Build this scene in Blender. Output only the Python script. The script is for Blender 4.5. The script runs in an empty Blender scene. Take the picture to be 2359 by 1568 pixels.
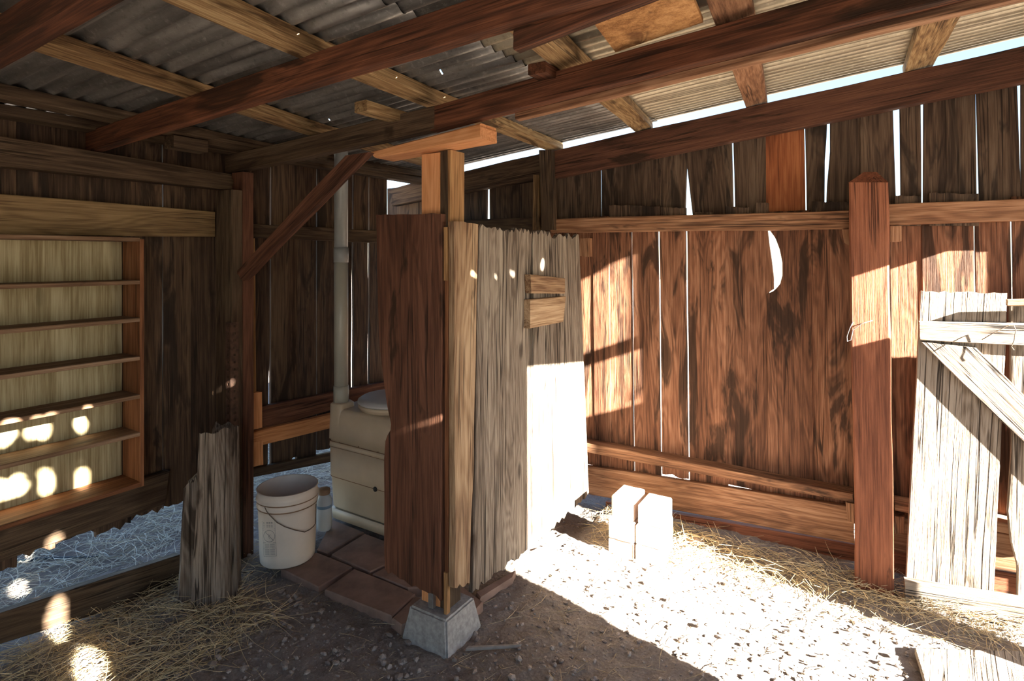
import bpy, bmesh, math, random
from mathutils import Vector, Matrix, noise

# ------------------------------------------------------------------ camera
F, CX, HY, H = 1317.0, 1179.5, 590.0, 1.6
TH = math.radians(32.11)
C_, S_ = math.cos(TH), math.sin(TH)
scene = bpy.context.scene
COL = scene.collection
cam_d = bpy.data.cameras.new('camera')
cam_d.sensor_width = 36.0
cam_d.lens = 36.0 * F / 2359.0
cam_d.shift_y = -(784.0 - HY) / 2359.0
cam_d.clip_start = 0.02
cam = bpy.data.objects.new('camera', cam_d)
COL.objects.link(cam)
cam.location = (0, 0, H)
cam.rotation_euler = (math.pi / 2, 0, TH)
scene.camera = cam

# ------------------------------------------------------------------ light
SUN = Vector((-1.0, 0.20, -0.42)).normalized()      # direction the sunlight travels
SUN_ENERGY, SKY_STRENGTH, EXPOSURE = 55.0, 0.25, 1.0
world = bpy.data.worlds.new('world'); scene.world = world
world.use_nodes = True
wn = world.node_tree
sky = wn.nodes.new('ShaderNodeTexSky')
sky.sky_type = 'NISHITA'
sky.sun_disc = False
sky.sun_elevation = math.asin(-SUN.z)
sky.sun_rotation = math.atan2(-SUN.x, -SUN.y)
sky.altitude = 1200
wn.nodes['Background'].inputs['Strength'].default_value = SKY_STRENGTH
wn.links.new(sky.outputs[0], wn.nodes['Background'].inputs['Color'])
sd = bpy.data.lights.new('sun', 'SUN')
sd.energy = SUN_ENERGY; sd.angle = math.radians(0.55); sd.color = (1.0, 0.93, 0.82)
sun = bpy.data.objects.new('sun', sd); COL.objects.link(sun)
sun.location = (6, -1, 5)
sun.rotation_euler = SUN.to_track_quat('-Z', 'Y').to_euler()
scene.view_settings.view_transform = 'Standard'
scene.view_settings.look = 'None'
scene.view_settings.gamma = 1.0
scene.view_settings.use_curve_mapping = False
scene.view_settings.exposure = EXPOSURE
scene.cycles.max_bounces = 8
scene.cycles.diffuse_bounces = 4
scene.cycles.sample_clamp_indirect = 12.0

# ------------------------------------------------------------------ pixel helpers
O = Vector((0, 0, H))
def ray(px, py):
    dx = (px - CX) / F
    return Vector((C_ * dx - S_, S_ * dx + C_, (HY - py) / F))
def onX(px, py, x):
    r = ray(px, py); return O + r * (x / r.x)
def onY(px, py, y):
    r = ray(px, py); return O + r * (y / r.y)
def onZ(px, py, z):
    r = ray(px, py); return O + r * ((z - H) / r.z)
def onP(px, py, p, n):
    r = ray(px, py); return O + r * ((p - O).dot(n) / r.dot(n))
def QX(pts, x): return [onX(a, b, x) for a, b in pts]
def QY(pts, y): return [onY(a, b, y) for a, b in pts]
def lerp(a, b, t): return a + (b - a) * t
def lut(tab, v):
    if v <= tab[0][0]: return tab[0][1]
    for (a, b), (c, d) in zip(tab, tab[1:]):
        if v <= c: return lerp(b, d, (v - a) / (c - a) if c > a else 1)
    return tab[-1][1]

# ------------------------------------------------------------------ materials
def mat_new(name):
    m = bpy.data.materials.new(name); m.use_nodes = True
    return m, m.node_tree.nodes, m.node_tree.links, m.node_tree.nodes['Principled BSDF']
def nd(ns, t, **kw):
    n = ns.new(t)
    for k, v in kw.items():
        if k in n.inputs: n.inputs[k].default_value = v
        else: setattr(n, k, v)
    return n
def mixc(ns, ls, fac, a, b, blend='MIX'):
    n = ns.new('ShaderNodeMix'); n.data_type = 'RGBA'; n.blend_type = blend
    for sock, v in ((0, fac), (6, a), (7, b)):
        if hasattr(v, 'is_output'): ls.new(v, n.inputs[sock])
        else: n.inputs[sock].default_value = v if sock == 0 else (*v[:3], 1)
    return n.outputs[2]
def ramp(ns, ls, src, stops):
    r = ns.new('ShaderNodeValToRGB')
    while len(r.color_ramp.elements) < len(stops): r.color_ramp.elements.new(0.5)
    for e, (p, c) in zip(r.color_ramp.elements, stops):
        e.position = p; e.color = (*c, 1) if hasattr(c, '__len__') else (c, c, c, 1)
    ls.new(src, r.inputs[0]); return r.outputs[0]
def math_(ns, ls, op, a, b=0.0, clamp=False):
    n = ns.new('ShaderNodeMath'); n.operation = op; n.use_clamp = clamp
    for i, v in enumerate((a, b)):
        if hasattr(v, 'is_output'): ls.new(v, n.inputs[i])
        else: n.inputs[i].default_value = v
    return n.outputs[0]

def wood(name, light, mid, dark, stain=0.45, stain_col=(0.02, 0.011, 0.006), figure=1.0, vary=0.35,
         rough=0.75, bump=0.5, streak=1.0, zscale=1.0, knots=0.8, crack=0.35):
    """grain runs along the object's local Z; figure = cathedral lines; stain = share of dark flames"""
    m, ns, ls, bs = mat_new(name)
    tc = ns.new('ShaderNodeTexCoord'); oi = ns.new('ShaderNodeObjectInfo')
    off = math_(ns, ls, 'MULTIPLY', oi.outputs['Random'], 53.0)
    cb = ns.new('ShaderNodeCombineXYZ')
    for i in range(3): ls.new(off, cb.inputs[i])
    add = nd(ns, 'ShaderNodeVectorMath', operation='ADD')
    ls.new(tc.outputs['Object'], add.inputs[0]); ls.new(cb.outputs[0], add.inputs[1])
    def mapped(sx, sz):
        mp = ns.new('ShaderNodeMapping'); mp.inputs['Scale'].default_value = (sx, sx, sz * zscale)
        ls.new(add.outputs[0], mp.inputs[0]); return mp.outputs[0]
    fine = nd(ns, 'ShaderNodeTexNoise', Scale=1.0, Detail=5.0, Roughness=0.75); ls.new(mapped(85, 2.2), fine.inputs['Vector'])
    broad = nd(ns, 'ShaderNodeTexNoise', Scale=1.0, Detail=3.0, Roughness=0.5, Distortion=0.3); ls.new(mapped(6.0, 0.75), broad.inputs['Vector'])
    vfine = nd(ns, 'ShaderNodeTexNoise', Scale=1.0, Detail=2.0, Roughness=0.7); ls.new(mapped(260, 5.0), vfine.inputs['Vector'])
    lines = math_(ns, ls, 'SINE', math_(ns, ls, 'MULTIPLY', broad.outputs[0], 120.0 * figure))
    lines = math_(ns, ls, 'MULTIPLY_ADD', lines, 0.5); lines.node.inputs[2].default_value = 0.5
    g = math_(ns, ls, 'ADD', math_(ns, ls, 'MULTIPLY', fine.outputs[0], 0.85 * streak), math_(ns, ls, 'MULTIPLY', lines, 0.13))
    g = math_(ns, ls, 'ADD', g, math_(ns, ls, 'MULTIPLY', math_(ns, ls, 'SUBTRACT', vfine.outputs[0], 0.5), 0.55 * streak))
    g = math_(ns, ls, 'ADD', g, math_(ns, ls, 'MULTIPLY', math_(ns, ls, 'SUBTRACT', broad.outputs[0], 0.5), 0.7))
    col = ramp(ns, ls, g, [(0.27, dark), (0.49, mid), (0.72, light)])
    # fine drying cracks along the grain
    cr = nd(ns, 'ShaderNodeTexNoise', Scale=1.0, Detail=2.0, Roughness=0.5, Distortion=0.2); ls.new(mapped(30, 0.55), cr.inputs['Vector'])
    cd = math_(ns, ls, 'ABSOLUTE', math_(ns, ls, 'SUBTRACT', cr.outputs[0], 0.5))
    cf = ramp(ns, ls, cd, [(0.0, 1.0), (0.010, 0.8), (0.026, 0.0)])
    cm = nd(ns, 'ShaderNodeTexNoise', Scale=1.0, Detail=2.0); ls.new(mapped(9, 2.2), cm.inputs['Vector'])
    cf = math_(ns, ls, 'MULTIPLY', cf, ramp(ns, ls, cm.outputs[0], [(0.56 - 0.2 * crack, 0.0), (0.66 - 0.2 * crack, 1.0)]))
    cf = math_(ns, ls, 'MULTIPLY', cf, min(1.0, 0.5 + crack) if crack else 0.0)
    col = mixc(ns, ls, cf, col, tuple(0.3 * c for c in dark))
    # dark flames
    st = nd(ns, 'ShaderNodeTexNoise', Scale=1.0, Detail=4.0, Roughness=0.62, Distortion=0.9); ls.new(mapped(8.0, 1.5), st.inputs['Vector'])
    thr = 0.66 - 0.24 * stain
    sf = ramp(ns, ls, st.outputs[0], [(thr, 0.0), (thr + 0.07, 0.85), (thr + 0.3, 1.0)])
    sf = math_(ns, ls, 'MULTIPLY', sf, 0.9 if stain > 0.02 else 0.0)
    col = mixc(ns, ls, sf, col, stain_col)
    # knots
    vo = nd(ns, 'ShaderNodeTexVoronoi', Scale=1.0, Randomness=1.0); ls.new(mapped(4.2, 1.9), vo.inputs['Vector'])
    kf = ramp(ns, ls, vo.outputs['Distance'], [(0.0, 1.0), (0.055, 0.75), (0.10, 0.0)])
    col = mixc(ns, ls, math_(ns, ls, 'MULTIPLY', kf, knots), col, tuple(0.45 * c for c in dark))
    br = math_(ns, ls, 'MULTIPLY_ADD', oi.outputs['Random'], vary); br.node.inputs[2].default_value = 1.0 - vary / 2
    hv = nd(ns, 'ShaderNodeHueSaturation'); ls.new(br, hv.inputs['Value']); ls.new(col, hv.inputs['Color'])
    ls.new(hv.outputs[0], bs.inputs['Base Color'])
    bs.inputs['Roughness'].default_value = rough
    bs.inputs['Specular IOR Level'].default_value = 0.25
    hgt = math_(ns, ls, 'SUBTRACT', g, math_(ns, ls, 'MULTIPLY', cf, 0.8))
    bp = nd(ns, 'ShaderNodeBump', Strength=bump, Distance=0.006); ls.new(hgt, bp.inputs['Height'])
    ls.new(bp.outputs[0], bs.inputs['Normal'])
    return m

def plain(name, c1, c2, scale=6.0, rough=0.6, bump=0.1, detail=6.0, metal=0.0, lo=0.35, hi=0.65, bdist=0.003):
    m, ns, ls, bs = mat_new(name)
    tc = ns.new('ShaderNodeTexCoord')
    n = nd(ns, 'ShaderNodeTexNoise', Scale=scale, Detail=detail, Roughness=0.6); ls.new(tc.outputs['Object'], n.inputs['Vector'])
    ls.new(ramp(ns, ls, n.outputs[0], [(lo, c1), (hi, c2)]), bs.inputs['Base Color'])
    bs.inputs['Roughness'].default_value = rough; bs.inputs['Metallic'].default_value = metal
    if bump:
        bp = nd(ns, 'ShaderNodeBump', Strength=bump, Distance=bdist); ls.new(n.outputs[0], bp.inputs['Height'])
        ls.new(bp.outputs[0], bs.inputs['Normal'])
    return m

M = {}
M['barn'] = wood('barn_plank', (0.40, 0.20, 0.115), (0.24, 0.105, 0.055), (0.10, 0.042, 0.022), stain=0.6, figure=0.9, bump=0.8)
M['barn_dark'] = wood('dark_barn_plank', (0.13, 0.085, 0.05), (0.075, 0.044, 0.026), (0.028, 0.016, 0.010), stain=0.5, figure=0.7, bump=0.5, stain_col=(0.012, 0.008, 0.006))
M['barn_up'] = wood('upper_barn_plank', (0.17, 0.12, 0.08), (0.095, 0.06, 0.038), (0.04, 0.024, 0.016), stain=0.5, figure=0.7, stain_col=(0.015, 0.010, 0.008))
M['barn_red'] = wood('orange_plank', (0.40, 0.15, 0.06), (0.28, 0.09, 0.032), (0.15, 0.045, 0.018), stain=0.12, figure=0.7, vary=0.1)
M['rafter'] = wood('red_brown_rafter', (0.20, 0.076, 0.036), (0.10, 0.037, 0.018), (0.042, 0.016, 0.009), stain=0.42, figure=0.6, vary=0.15, bump=0.35)
M['rake'] = wood('dark_rake_beam', (0.17, 0.075, 0.042), (0.10, 0.042, 0.025), (0.04, 0.018, 0.011), stain=0.35, figure=0.5, vary=0.15)
M['purlin'] = wood('tan_purlin', (0.46, 0.33, 0.17), (0.28, 0.175, 0.08), (0.12, 0.065, 0.028), stain=0.5, figure=0.8, vary=0.25, stain_col=(0.05, 0.026, 0.012))
M['plate'] = wood('dark_plate', (0.13, 0.09, 0.055), (0.075, 0.048, 0.028), (0.035, 0.02, 0.012), stain=0.35, figure=0.6, vary=0.2)
M['tanboard'] = wood('tan_board', (0.30, 0.205, 0.10), (0.20, 0.13, 0.06), (0.10, 0.06, 0.027), stain=0.12, figure=0.9, vary=0.1)
M['girt'] = wood('brown_girt', (0.42, 0.24, 0.14), (0.27, 0.135, 0.07), (0.12, 0.055, 0.028), stain=0.25, figure=0.8, vary=0.15)
M['post'] = wood('red_brown_post', (0.30, 0.115, 0.06), (0.21, 0.075, 0.038), (0.11, 0.036, 0.018), stain=0.12, figure=0.5, vary=0.1, bump=0.8, streak=1.1)
M['new'] = wood('new_lumber', (0.72, 0.36, 0.17), (0.60, 0.27, 0.11), (0.42, 0.165, 0.06), stain=0.0, figure=0.8, vary=0.12, bump=0.15, knots=0.6, crack=0.0)
M['new_tan'] = wood('aged_lumber', (0.50, 0.31, 0.14), (0.36, 0.20, 0.085), (0.20, 0.10, 0.04), stain=0.15, figure=0.7, vary=0.12, bump=0.3)
M['grey'] = wood('weathered_grey_plank', (0.34, 0.29, 0.23), (0.19, 0.15, 0.115), (0.05, 0.036, 0.027), stain=0.18, figure=1.1, vary=0.12, bump=1.0, streak=1.15, stain_col=(0.06, 0.04, 0.028), crack=0.9)
M['greytan'] = wood('weathered_tan_plank', (0.52, 0.38, 0.24), (0.36, 0.235, 0.135), (0.16, 0.085, 0.045), stain=0.15, figure=0.8, vary=0.1, bump=0.7)
M['stall'] = wood('dark_stall_board', (0.19, 0.085, 0.05), (0.115, 0.048, 0.027), (0.055, 0.023, 0.014), stain=0.3, figure=0.5, vary=0.1, bump=0.5)
M['stump'] = wood('weathered_stump', (0.26, 0.22, 0.18), (0.15, 0.12, 0.095), (0.075, 0.05, 0.034), stain=0.3, figure=1.0, vary=0.1, bump=1.0, streak=1.2, crack=1.0)
M['gate'] = wood('weathered_gate', (0.30, 0.25, 0.20), (0.17, 0.13, 0.095), (0.045, 0.030, 0.021), stain=0.18, figure=1.1, vary=0.1, bump=1.0, streak=1.3, crack=1.0)
M['ply'] = wood('tan_plywood', (0.47, 0.41, 0.26), (0.37, 0.315, 0.185), (0.22, 0.17, 0.085), stain=0.06, figure=0.35, vary=0.05, bump=0.15, stain_col=(0.16, 0.10, 0.045), knots=0.4, crack=0.0)
M['plyor'] = wood('orange_plywood', (0.62, 0.36, 0.16), (0.45, 0.23, 0.085), (0.24, 0.105, 0.035), stain=0.4, figure=0.4, vary=0.05, bump=0.3, stain_col=(0.13, 0.055, 0.02), crack=0.0)
M['shelf'] = wood('shelf_wood', (0.30, 0.135, 0.062), (0.185, 0.073, 0.030), (0.085, 0.033, 0.014), stain=0.15, figure=0.6, vary=0.1, bump=0.25, crack=0.0)
M['shelfdust'] = wood('dusty_shelf', (0.30, 0.20, 0.13), (0.20, 0.12, 0.07), (0.11, 0.06, 0.032), stain=0.1, figure=0.5, vary=0.1, bump=0.2, crack=0.0)
M['white'] = plain('white_plastic', (0.68, 0.61, 0.53), (0.76, 0.70, 0.62), 5, 0.42, 0.03)
M['cream'] = plain('cream_plastic', (0.52, 0.42, 0.29), (0.62, 0.51, 0.36), 4, 0.4, 0.05)
M['creamlid'] = plain('grey_lid', (0.44, 0.43, 0.42), (0.52, 0.51, 0.49), 5, 0.4, 0.03)
M['pvc'] = plain('grey_pipe', (0.27, 0.285, 0.28), (0.34, 0.355, 0.34), 4, 0.35, 0.02)
M['pvclow'] = plain('beige_pipe', (0.34, 0.33, 0.27), (0.40, 0.39, 0.32), 4, 0.4, 0.02)
M['blue'] = plain('blue_pipe', (0.10, 0.17, 0.24), (0.14, 0.22, 0.30), 6, 0.4, 0.02)
M['black'] = plain('shade_black', (0.012, 0.012, 0.012), (0.02, 0.02, 0.02), 8, 0.6, 0.0)  # black that stands for shade in the toilet's gap and hole
M['ink'] = plain('grey_ink', (0.20, 0.20, 0.20), (0.26, 0.26, 0.25), 20, 0.6, 0.0)
M['wire'] = plain('dark_wire', (0.12, 0.09, 0.07), (0.2, 0.16, 0.12), 40, 0.5, 0.1, metal=0.6)
M['rust'] = plain('rusty_steel', (0.055, 0.03, 0.02), (0.13, 0.07, 0.045), 30, 0.65, 0.2, metal=0.3)
M['steel'] = plain('grey_steel', (0.25, 0.25, 0.26), (0.4, 0.4, 0.4), 20, 0.45, 0.1, metal=0.8)
M['grime'] = plain('brown_grime', (0.20, 0.12, 0.07), (0.32, 0.20, 0.12), 12, 0.8, 0.1)
M['conc'] = plain('concrete', (0.24, 0.235, 0.225), (0.40, 0.39, 0.375), 45, 0.95, 0.5, detail=10)
M['brick'] = plain('pale_brick', (0.42, 0.33, 0.27), (0.58, 0.47, 0.40), 18, 0.95, 0.4)
M['paver'] = plain('red_flagstone', (0.17, 0.11, 0.085), (0.30, 0.20, 0.155), 7, 0.92, 0.5, detail=10)
M['rock'] = plain('tan_rock', (0.20, 0.14, 0.10), (0.34, 0.26, 0.19), 20, 0.95, 0.4)
M['mortar'] = plain('milky_content', (0.58, 0.54, 0.44), (0.66, 0.62, 0.52), 9, 0.6, 0.0)
M['stick'] = plain('grey_stick', (0.20, 0.18, 0.16), (0.32, 0.29, 0.26), 20, 0.9, 0.3)
M['hose'] = plain('dark_hose', (0.025, 0.04, 0.05), (0.04, 0.06, 0.07), 10, 0.5, 0.0)

def straw_mat(name, c1, c2, c3):
    m, ns, ls, bs = mat_new(name)
    g = ns.new('ShaderNodeNewGeometry')
    ls.new(ramp(ns, ls, g.outputs['Random Per Island'], [(0.0, c1), (0.5, c2), (1.0, c3)]), bs.inputs['Base Color'])
    bs.inputs['Roughness'].default_value = 0.7
    return m
M['straw'] = straw_mat('dry_straw', (0.42, 0.31, 0.16), (0.60, 0.47, 0.26), (0.74, 0.62, 0.39))
M['grass'] = straw_mat('pale_dry_grass', (0.42, 0.40, 0.32), (0.62, 0.60, 0.50), (0.78, 0.76, 0.66))
M['clod'] = straw_mat('dirt_clod', (0.20, 0.16, 0.135), (0.27, 0.225, 0.195), (0.34, 0.29, 0.255))

def dirt():
    m, ns, ls, bs = mat_new('dirt')
    tc = ns.new('ShaderNodeTexCoord')
    a = nd(ns, 'ShaderNodeTexNoise', Scale=3.0, Detail=8.0, Roughness=0.7); ls.new(tc.outputs['Object'], a.inputs['Vector'])
    b = nd(ns, 'ShaderNodeTexNoise', Scale=120.0, Detail=6.0, Roughness=0.8); ls.new(tc.outputs['Object'], b.inputs['Vector'])
    v = nd(ns, 'ShaderNodeTexVoronoi', Scale=55.0); ls.new(tc.outputs['Object'], v.inputs['Vector'])
    c = ramp(ns, ls, a.outputs[0], [(0.3, (0.27, 0.225, 0.195)), (0.7, (0.42, 0.365, 0.325))])
    c = mixc(ns, ls, ramp(ns, ls, b.outputs[0], [(0.45, 0.0), (0.75, 0.75)]), c, (0.58, 0.52, 0.47))
    c = mixc(ns, ls, ramp(ns, ls, b.outputs[0], [(0.25, 0.7), (0.42, 0.0)]), c, (0.09, 0.065, 0.05))
    ls.new(c, bs.inputs['Base Color']); bs.inputs['Roughness'].default_value = 1.0
    bs.inputs['Specular IOR Level'].default_value = 0.1
    hsum = math_(ns, ls, 'ADD', b.outputs[0], v.outputs['Distance'])
    bp = nd(ns, 'ShaderNodeBump', Strength=1.0, Distance=0.013); ls.new(hsum, bp.inputs['Height'])
    ls.new(bp.outputs[0], bs.inputs['Normal'])
    return m
M['dirt'] = dirt()

def tin(name, c1, c2, c3, metal=0.6, rough=0.42):
    m, ns, ls, bs = mat_new(name)
    tc = ns.new('ShaderNodeTexCoord')
    mp = ns.new('ShaderNodeMapping'); mp.inputs['Scale'].default_value = (1.2, 9.0, 9.0); ls.new(tc.outputs['Object'], mp.inputs[0])
    a = nd(ns, 'ShaderNodeTexNoise', Scale=1.6, Detail=5.0, Roughness=0.6); ls.new(mp.outputs[0], a.inputs['Vector'])
    b = nd(ns, 'ShaderNodeTexNoise', Scale=38.0, Detail=7.0, Roughness=0.75); ls.new(tc.outputs['Object'], b.inputs['Vector'])
    c = ramp(ns, ls, a.outputs[0], [(0.32, c1), (0.5, c2), (0.7, c3)])
    c = mixc(ns, ls, ramp(ns, ls, b.outputs[0], [(0.55, 0.0), (0.72, 0.55)]), c, tuple(min(1, 1.6 * x) for x in c3))
    c = mixc(ns, ls, ramp(ns, ls, b.outputs[0], [(0.28, 0.6), (0.45, 0.0)]), c, tuple(0.35 * x for x in c1))
    ls.new(c, bs.inputs['Base Color'])
    bs.inputs['Metallic'].default_value = metal; bs.inputs['Roughness'].default_value = rough
    bp = nd(ns, 'ShaderNodeBump', Strength=0.15, Distance=0.002); ls.new(b.outputs[0], bp.inputs['Height'])
    ls.new(bp.outputs[0], bs.inputs['Normal'])
    return m
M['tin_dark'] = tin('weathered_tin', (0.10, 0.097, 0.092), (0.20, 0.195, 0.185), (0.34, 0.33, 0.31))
M['tin_tan'] = tin('bounce_lit_galvanised_tin', (0.30, 0.26, 0.19), (0.40, 0.36, 0.27), (0.50, 0.46, 0.36))  # lighter tan puts the warm bounce light into the sheet colour

def glassy():
    m, ns, ls, bs = mat_new('clear_plastic')
    bs.inputs['Base Color'].default_value = (0.66, 0.69, 0.70, 1)
    bs.inputs['Roughness'].default_value = 0.2
    bs.inputs['Transmission Weight'].default_value = 0.45
    bs.inputs['IOR'].default_value = 1.2
    return m
M['glass'] = glassy()

# ------------------------------------------------------------------ object helpers
POS = {}
def finish(o, parent=None, mtx=None):
    COL.objects.link(o)
    mtx = mtx or Matrix.Identity(4)
    if parent is not None:
        o.parent = parent
        o.matrix_basis = POS[parent.name].inverted() @ mtx
    else:
        o.matrix_basis = mtx
    POS[o.name] = mtx.copy()
    return o
def tag(o, label=None, cat=None, group=None, kind=None):
    if label: o['label'] = label
    if cat: o['category'] = cat
    if group: o['group'] = group
    if kind: o['kind'] = kind
    return o
def empty(name, loc, label=None, cat=None, group=None, kind=None):
    o = bpy.data.objects.new(name, None); o.empty_display_size = 0.1
    finish(o, None, Matrix.Translation(Vector(loc)))
    return tag(o, label, cat, group, kind)
def mesh_obj(name, verts, faces, mat, parent=None, mtx=None, smooth=False):
    me = bpy.data.meshes.new(name)
    if mtx is not None:
        inv = mtx.inverted(); verts = [inv @ Vector(v) for v in verts]
    me.from_pydata([tuple(v) for v in verts], [], faces); me.update()
    me.materials.append(mat)
    if smooth:
        me.polygons.foreach_set('use_smooth', [True] * len(me.polygons))
    return finish(bpy.data.objects.new(name, me), parent, mtx)

RNG = random.Random(7)
def qboard(name, parent, P, thick, mat, length='v', out=None, cols=3, rows=8, wob=0.0025, rag=(0.003, 0.003),
           bev=0.003, eL=None, eR=None, hole=None, bow=0.002, end_top=None):
    """A board from the 4 corners TL,TR,BR,BL of its visible face; thickness goes away from the viewer.
    length 'v': runs bottom to top; 'h': runs left to right. eL/eR: tables (v, inset metres)."""
    P = [Vector(p) for p in P]
    if length == 'h': P = [P[1], P[2], P[3], P[0]]
    TL, TR, BR, BL = P
    za = ((TL + TR) - (BL + BR)) / 2; L = za.length; za.normalize()
    wa = ((TR - TL) + (BR - BL)) / 2; W = wa.length
    n = wa.cross(za).normalized()
    ctr = (TL + TR + BR + BL) / 4
    o = Vector(out) if out is not None else (O - ctr)
    if n.dot(o) < 0: n = -n
    xa = (-n).cross(za).normalized(); ya = za.cross(xa).normalized()
    mtx = Matrix(((xa.x, ya.x, za.x, ctr.x), (xa.y, ya.y, za.y, ctr.y), (xa.z, ya.z, za.z, ctr.z), (0, 0, 0, 1)))
    wdir = (wa - za * wa.dot(za)).normalized()
    us = [0.0, bev / W] + [i / (cols) for i in range(1, cols)] + [1 - bev / W, 1.0]
    vs = [j / rows for j in range(rows + 1)]
    sd_ = RNG.uniform(0, 1000)
    def nz(a, b): return noise.noise(Vector((a, b, sd_)))
    rb = [RNG.uniform(0, 1) for _ in us]; rt = [RNG.uniform(0, 1) for _ in us]
    fr, bk = [], []
    for j, v in enumerate(vs):
        a = lerp(BL, TL, v); b = lerp(BR, TR, v)
        a = a + wdir * (wob * nz(v * L * 3, 0.3) + (lut(eL, v) if eL else 0))
        b = b + wdir * (wob * nz(v * L * 3, 7.7) - (lut(eR, v) if eR else 0))
        dep = bow * nz(v * L * 1.3, 20.1)
        for i, u in enumerate(us):
            p = lerp(a, b, u)
            if j == 0: p = p + za * rag[1] * rb[i]
            if j == rows:
                p = p - za * rag[0] * rt[i]
                if end_top: p = p + za * lut(end_top, u)
            edge = bev if i in (0, len(us) - 1) else 0.0
            fr.append(p + n * (dep - edge)); bk.append(p - n * (thick - dep - edge * 0.5))
    nu = len(us); N = len(fr); verts = fr + bk; faces = []
    gone = set()
    if hole:
        for j in range(rows):
            for i in range(nu - 1):
                c = (fr[j * nu + i] + fr[(j + 1) * nu + i + 1]) / 2
                if hole(c): gone.add((j, i))
    flip = wdir.cross(za).dot(n) < 0
    def add(f): faces.append(tuple(reversed(f)) if flip else f)
    for j in range(rows):
        for i in range(nu - 1):
            if (j, i) in gone: continue
            q = (j * nu + i, j * nu + i + 1, (j + 1) * nu + i + 1, (j + 1) * nu + i)
            add(q); add(tuple(N + k for k in reversed(q)))
            for (dj, di, a, b) in ((-1, 0, q[0], q[1]), (0, 1, q[1], q[2]), (1, 0, q[2], q[3]), (0, -1, q[3], q[0])):
                jj, ii = j + dj, i + di
                if not (0 <= jj < rows and 0 <= ii < nu - 1) or (jj, ii) in gone:
                    add((b, a, N + a, N + b))
    return mesh_obj(name, verts, faces, mat, parent, mtx)

def box(name, parent, lo, hi, mat, **kw):
    lo, hi = Vector(lo), Vector(hi); d = hi - lo
    ax = sorted(range(3), key=lambda i: d[i]); T, Wd, L = ax
    def pt(l, w):
        p = Vector((0, 0, 0)); p[L] = (hi if l else lo)[L]; p[Wd] = (hi if w else lo)[Wd]; p[T] = hi[T]; return p
    o = Vector((0, 0, 0)); o[T] = 1
    kw.setdefault('bow', 0.0); kw.setdefault('wob', 0.001); kw.setdefault('rag', (0.0, 0.0)); kw.setdefault('rows', 3)
    return qboard(name, parent, [pt(1, 0), pt(1, 1), pt(0, 1), pt(0, 0)], d[T], mat, out=o, **kw)

def lathe(name, parent, prof, c, mat, segs=40, smooth=True, tilt=None, caps=True):
    verts, faces = [], []
    for r, z in prof:
        for k in range(segs):
            a = 2 * math.pi * k / segs
            verts.append(Vector((r * math.cos(a), r * math.sin(a), z)))
    for j in range(len(prof) - 1):
        for k in range(segs):
            k2 = (k + 1) % segs
            faces.append((j * segs + k, j * segs + k2, (j + 1) * segs + k2, (j + 1) * segs + k))
    if caps and prof[0][0] > 1e-5: faces.append(tuple(reversed(range(segs))))
    if caps and prof[-1][0] > 1e-5: faces.append(tuple((len(prof) - 1) * segs + k for k in range(segs)))
    mtx = Matrix.Translation(Vector(c)) @ (tilt or Matrix.Identity(4))
    o = mesh_obj(name, [mtx @ v for v in verts], faces, mat, parent, mtx)
    if smooth:
        o.data.polygons.foreach_set('use_smooth', [len(p.vertices) == 4 for p in o.data.polygons])
    return o

def tube_geo(pts, r, segs=8, r2=None):
    pts = [Vector(p) for p in pts]; verts, faces = [], []
    n = len(pts); up = Vector((0.13, 0.27, 0.95)).normalized()
    for i, p in enumerate(pts):
        d = (pts[min(i + 1, n - 1)] - pts[max(i - 1, 0)]).normalized()
        a = d.cross(up)
        if a.length < 1e-3: a = d.cross(Vector((1, 0, 0)))
        a.normalize(); b = d.cross(a)
        rr = lerp(r, r2, i / (n - 1)) if r2 is not None else r
        for k in range(segs):
            t = 2 * math.pi * k / segs
            verts.append(p + (a * math.cos(t) + b * math.sin(t)) * rr)
    for i in range(n - 1):
        for k in range(segs):
            k2 = (k + 1) % segs
            faces.append((i * segs + k, i * segs + k2, (i + 1) * segs + k2, (i + 1) * segs + k))
    faces.append(tuple(range(segs - 1, -1, -1))); faces.append(tuple((n - 1) * segs + k for k in range(segs)))
    return verts, faces
def tube(name, parent, pts, r, mat, segs=8, r2=None):
    v, f = tube_geo(pts, r, segs, r2)
    return mesh_obj(name, v, f, mat, parent, Matrix.Translation(Vector(pts[0])), smooth=True)

def prism(name, parent, top, depth, mat, mtx=None, bev=0.0):
    """polygon (3D, visible face) extruded by vector depth; bev chamfers the visible rim"""
    top = [Vector(p) for p in top]; k = len(top); c = sum(top, Vector()) / k; d = Vector(depth)
    inner = [p + (c - p).normalized() * bev for p in top]
    mid = [p + d.normalized() * bev for p in top]
    bot = [p + d for p in top]
    verts = inner + mid + bot
    faces = [tuple(range(k)), tuple(range(3 * k - 1, 2 * k - 1, -1))]
    for a in (0, 1):
        for i in range(k):
            j = (i + 1) % k
            faces.append((a * k + j, a * k + i, (a + 1) * k + i, (a + 1) * k + j))
    o = mesh_obj(name, verts, faces, mat, parent, mtx or Matrix.Translation(c))
    bm = bmesh.new(); bm.from_mesh(o.data); bmesh.ops.recalc_face_normals(bm, faces=bm.faces); bm.to_mesh(o.data); bm.free()
    return o

# wall planes
XL = -2.98          # inner face of the left siding
YB = 3.40           # inner face of the back siding
XR = 0.90           # right side wall with the doorway the sun comes through

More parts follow.
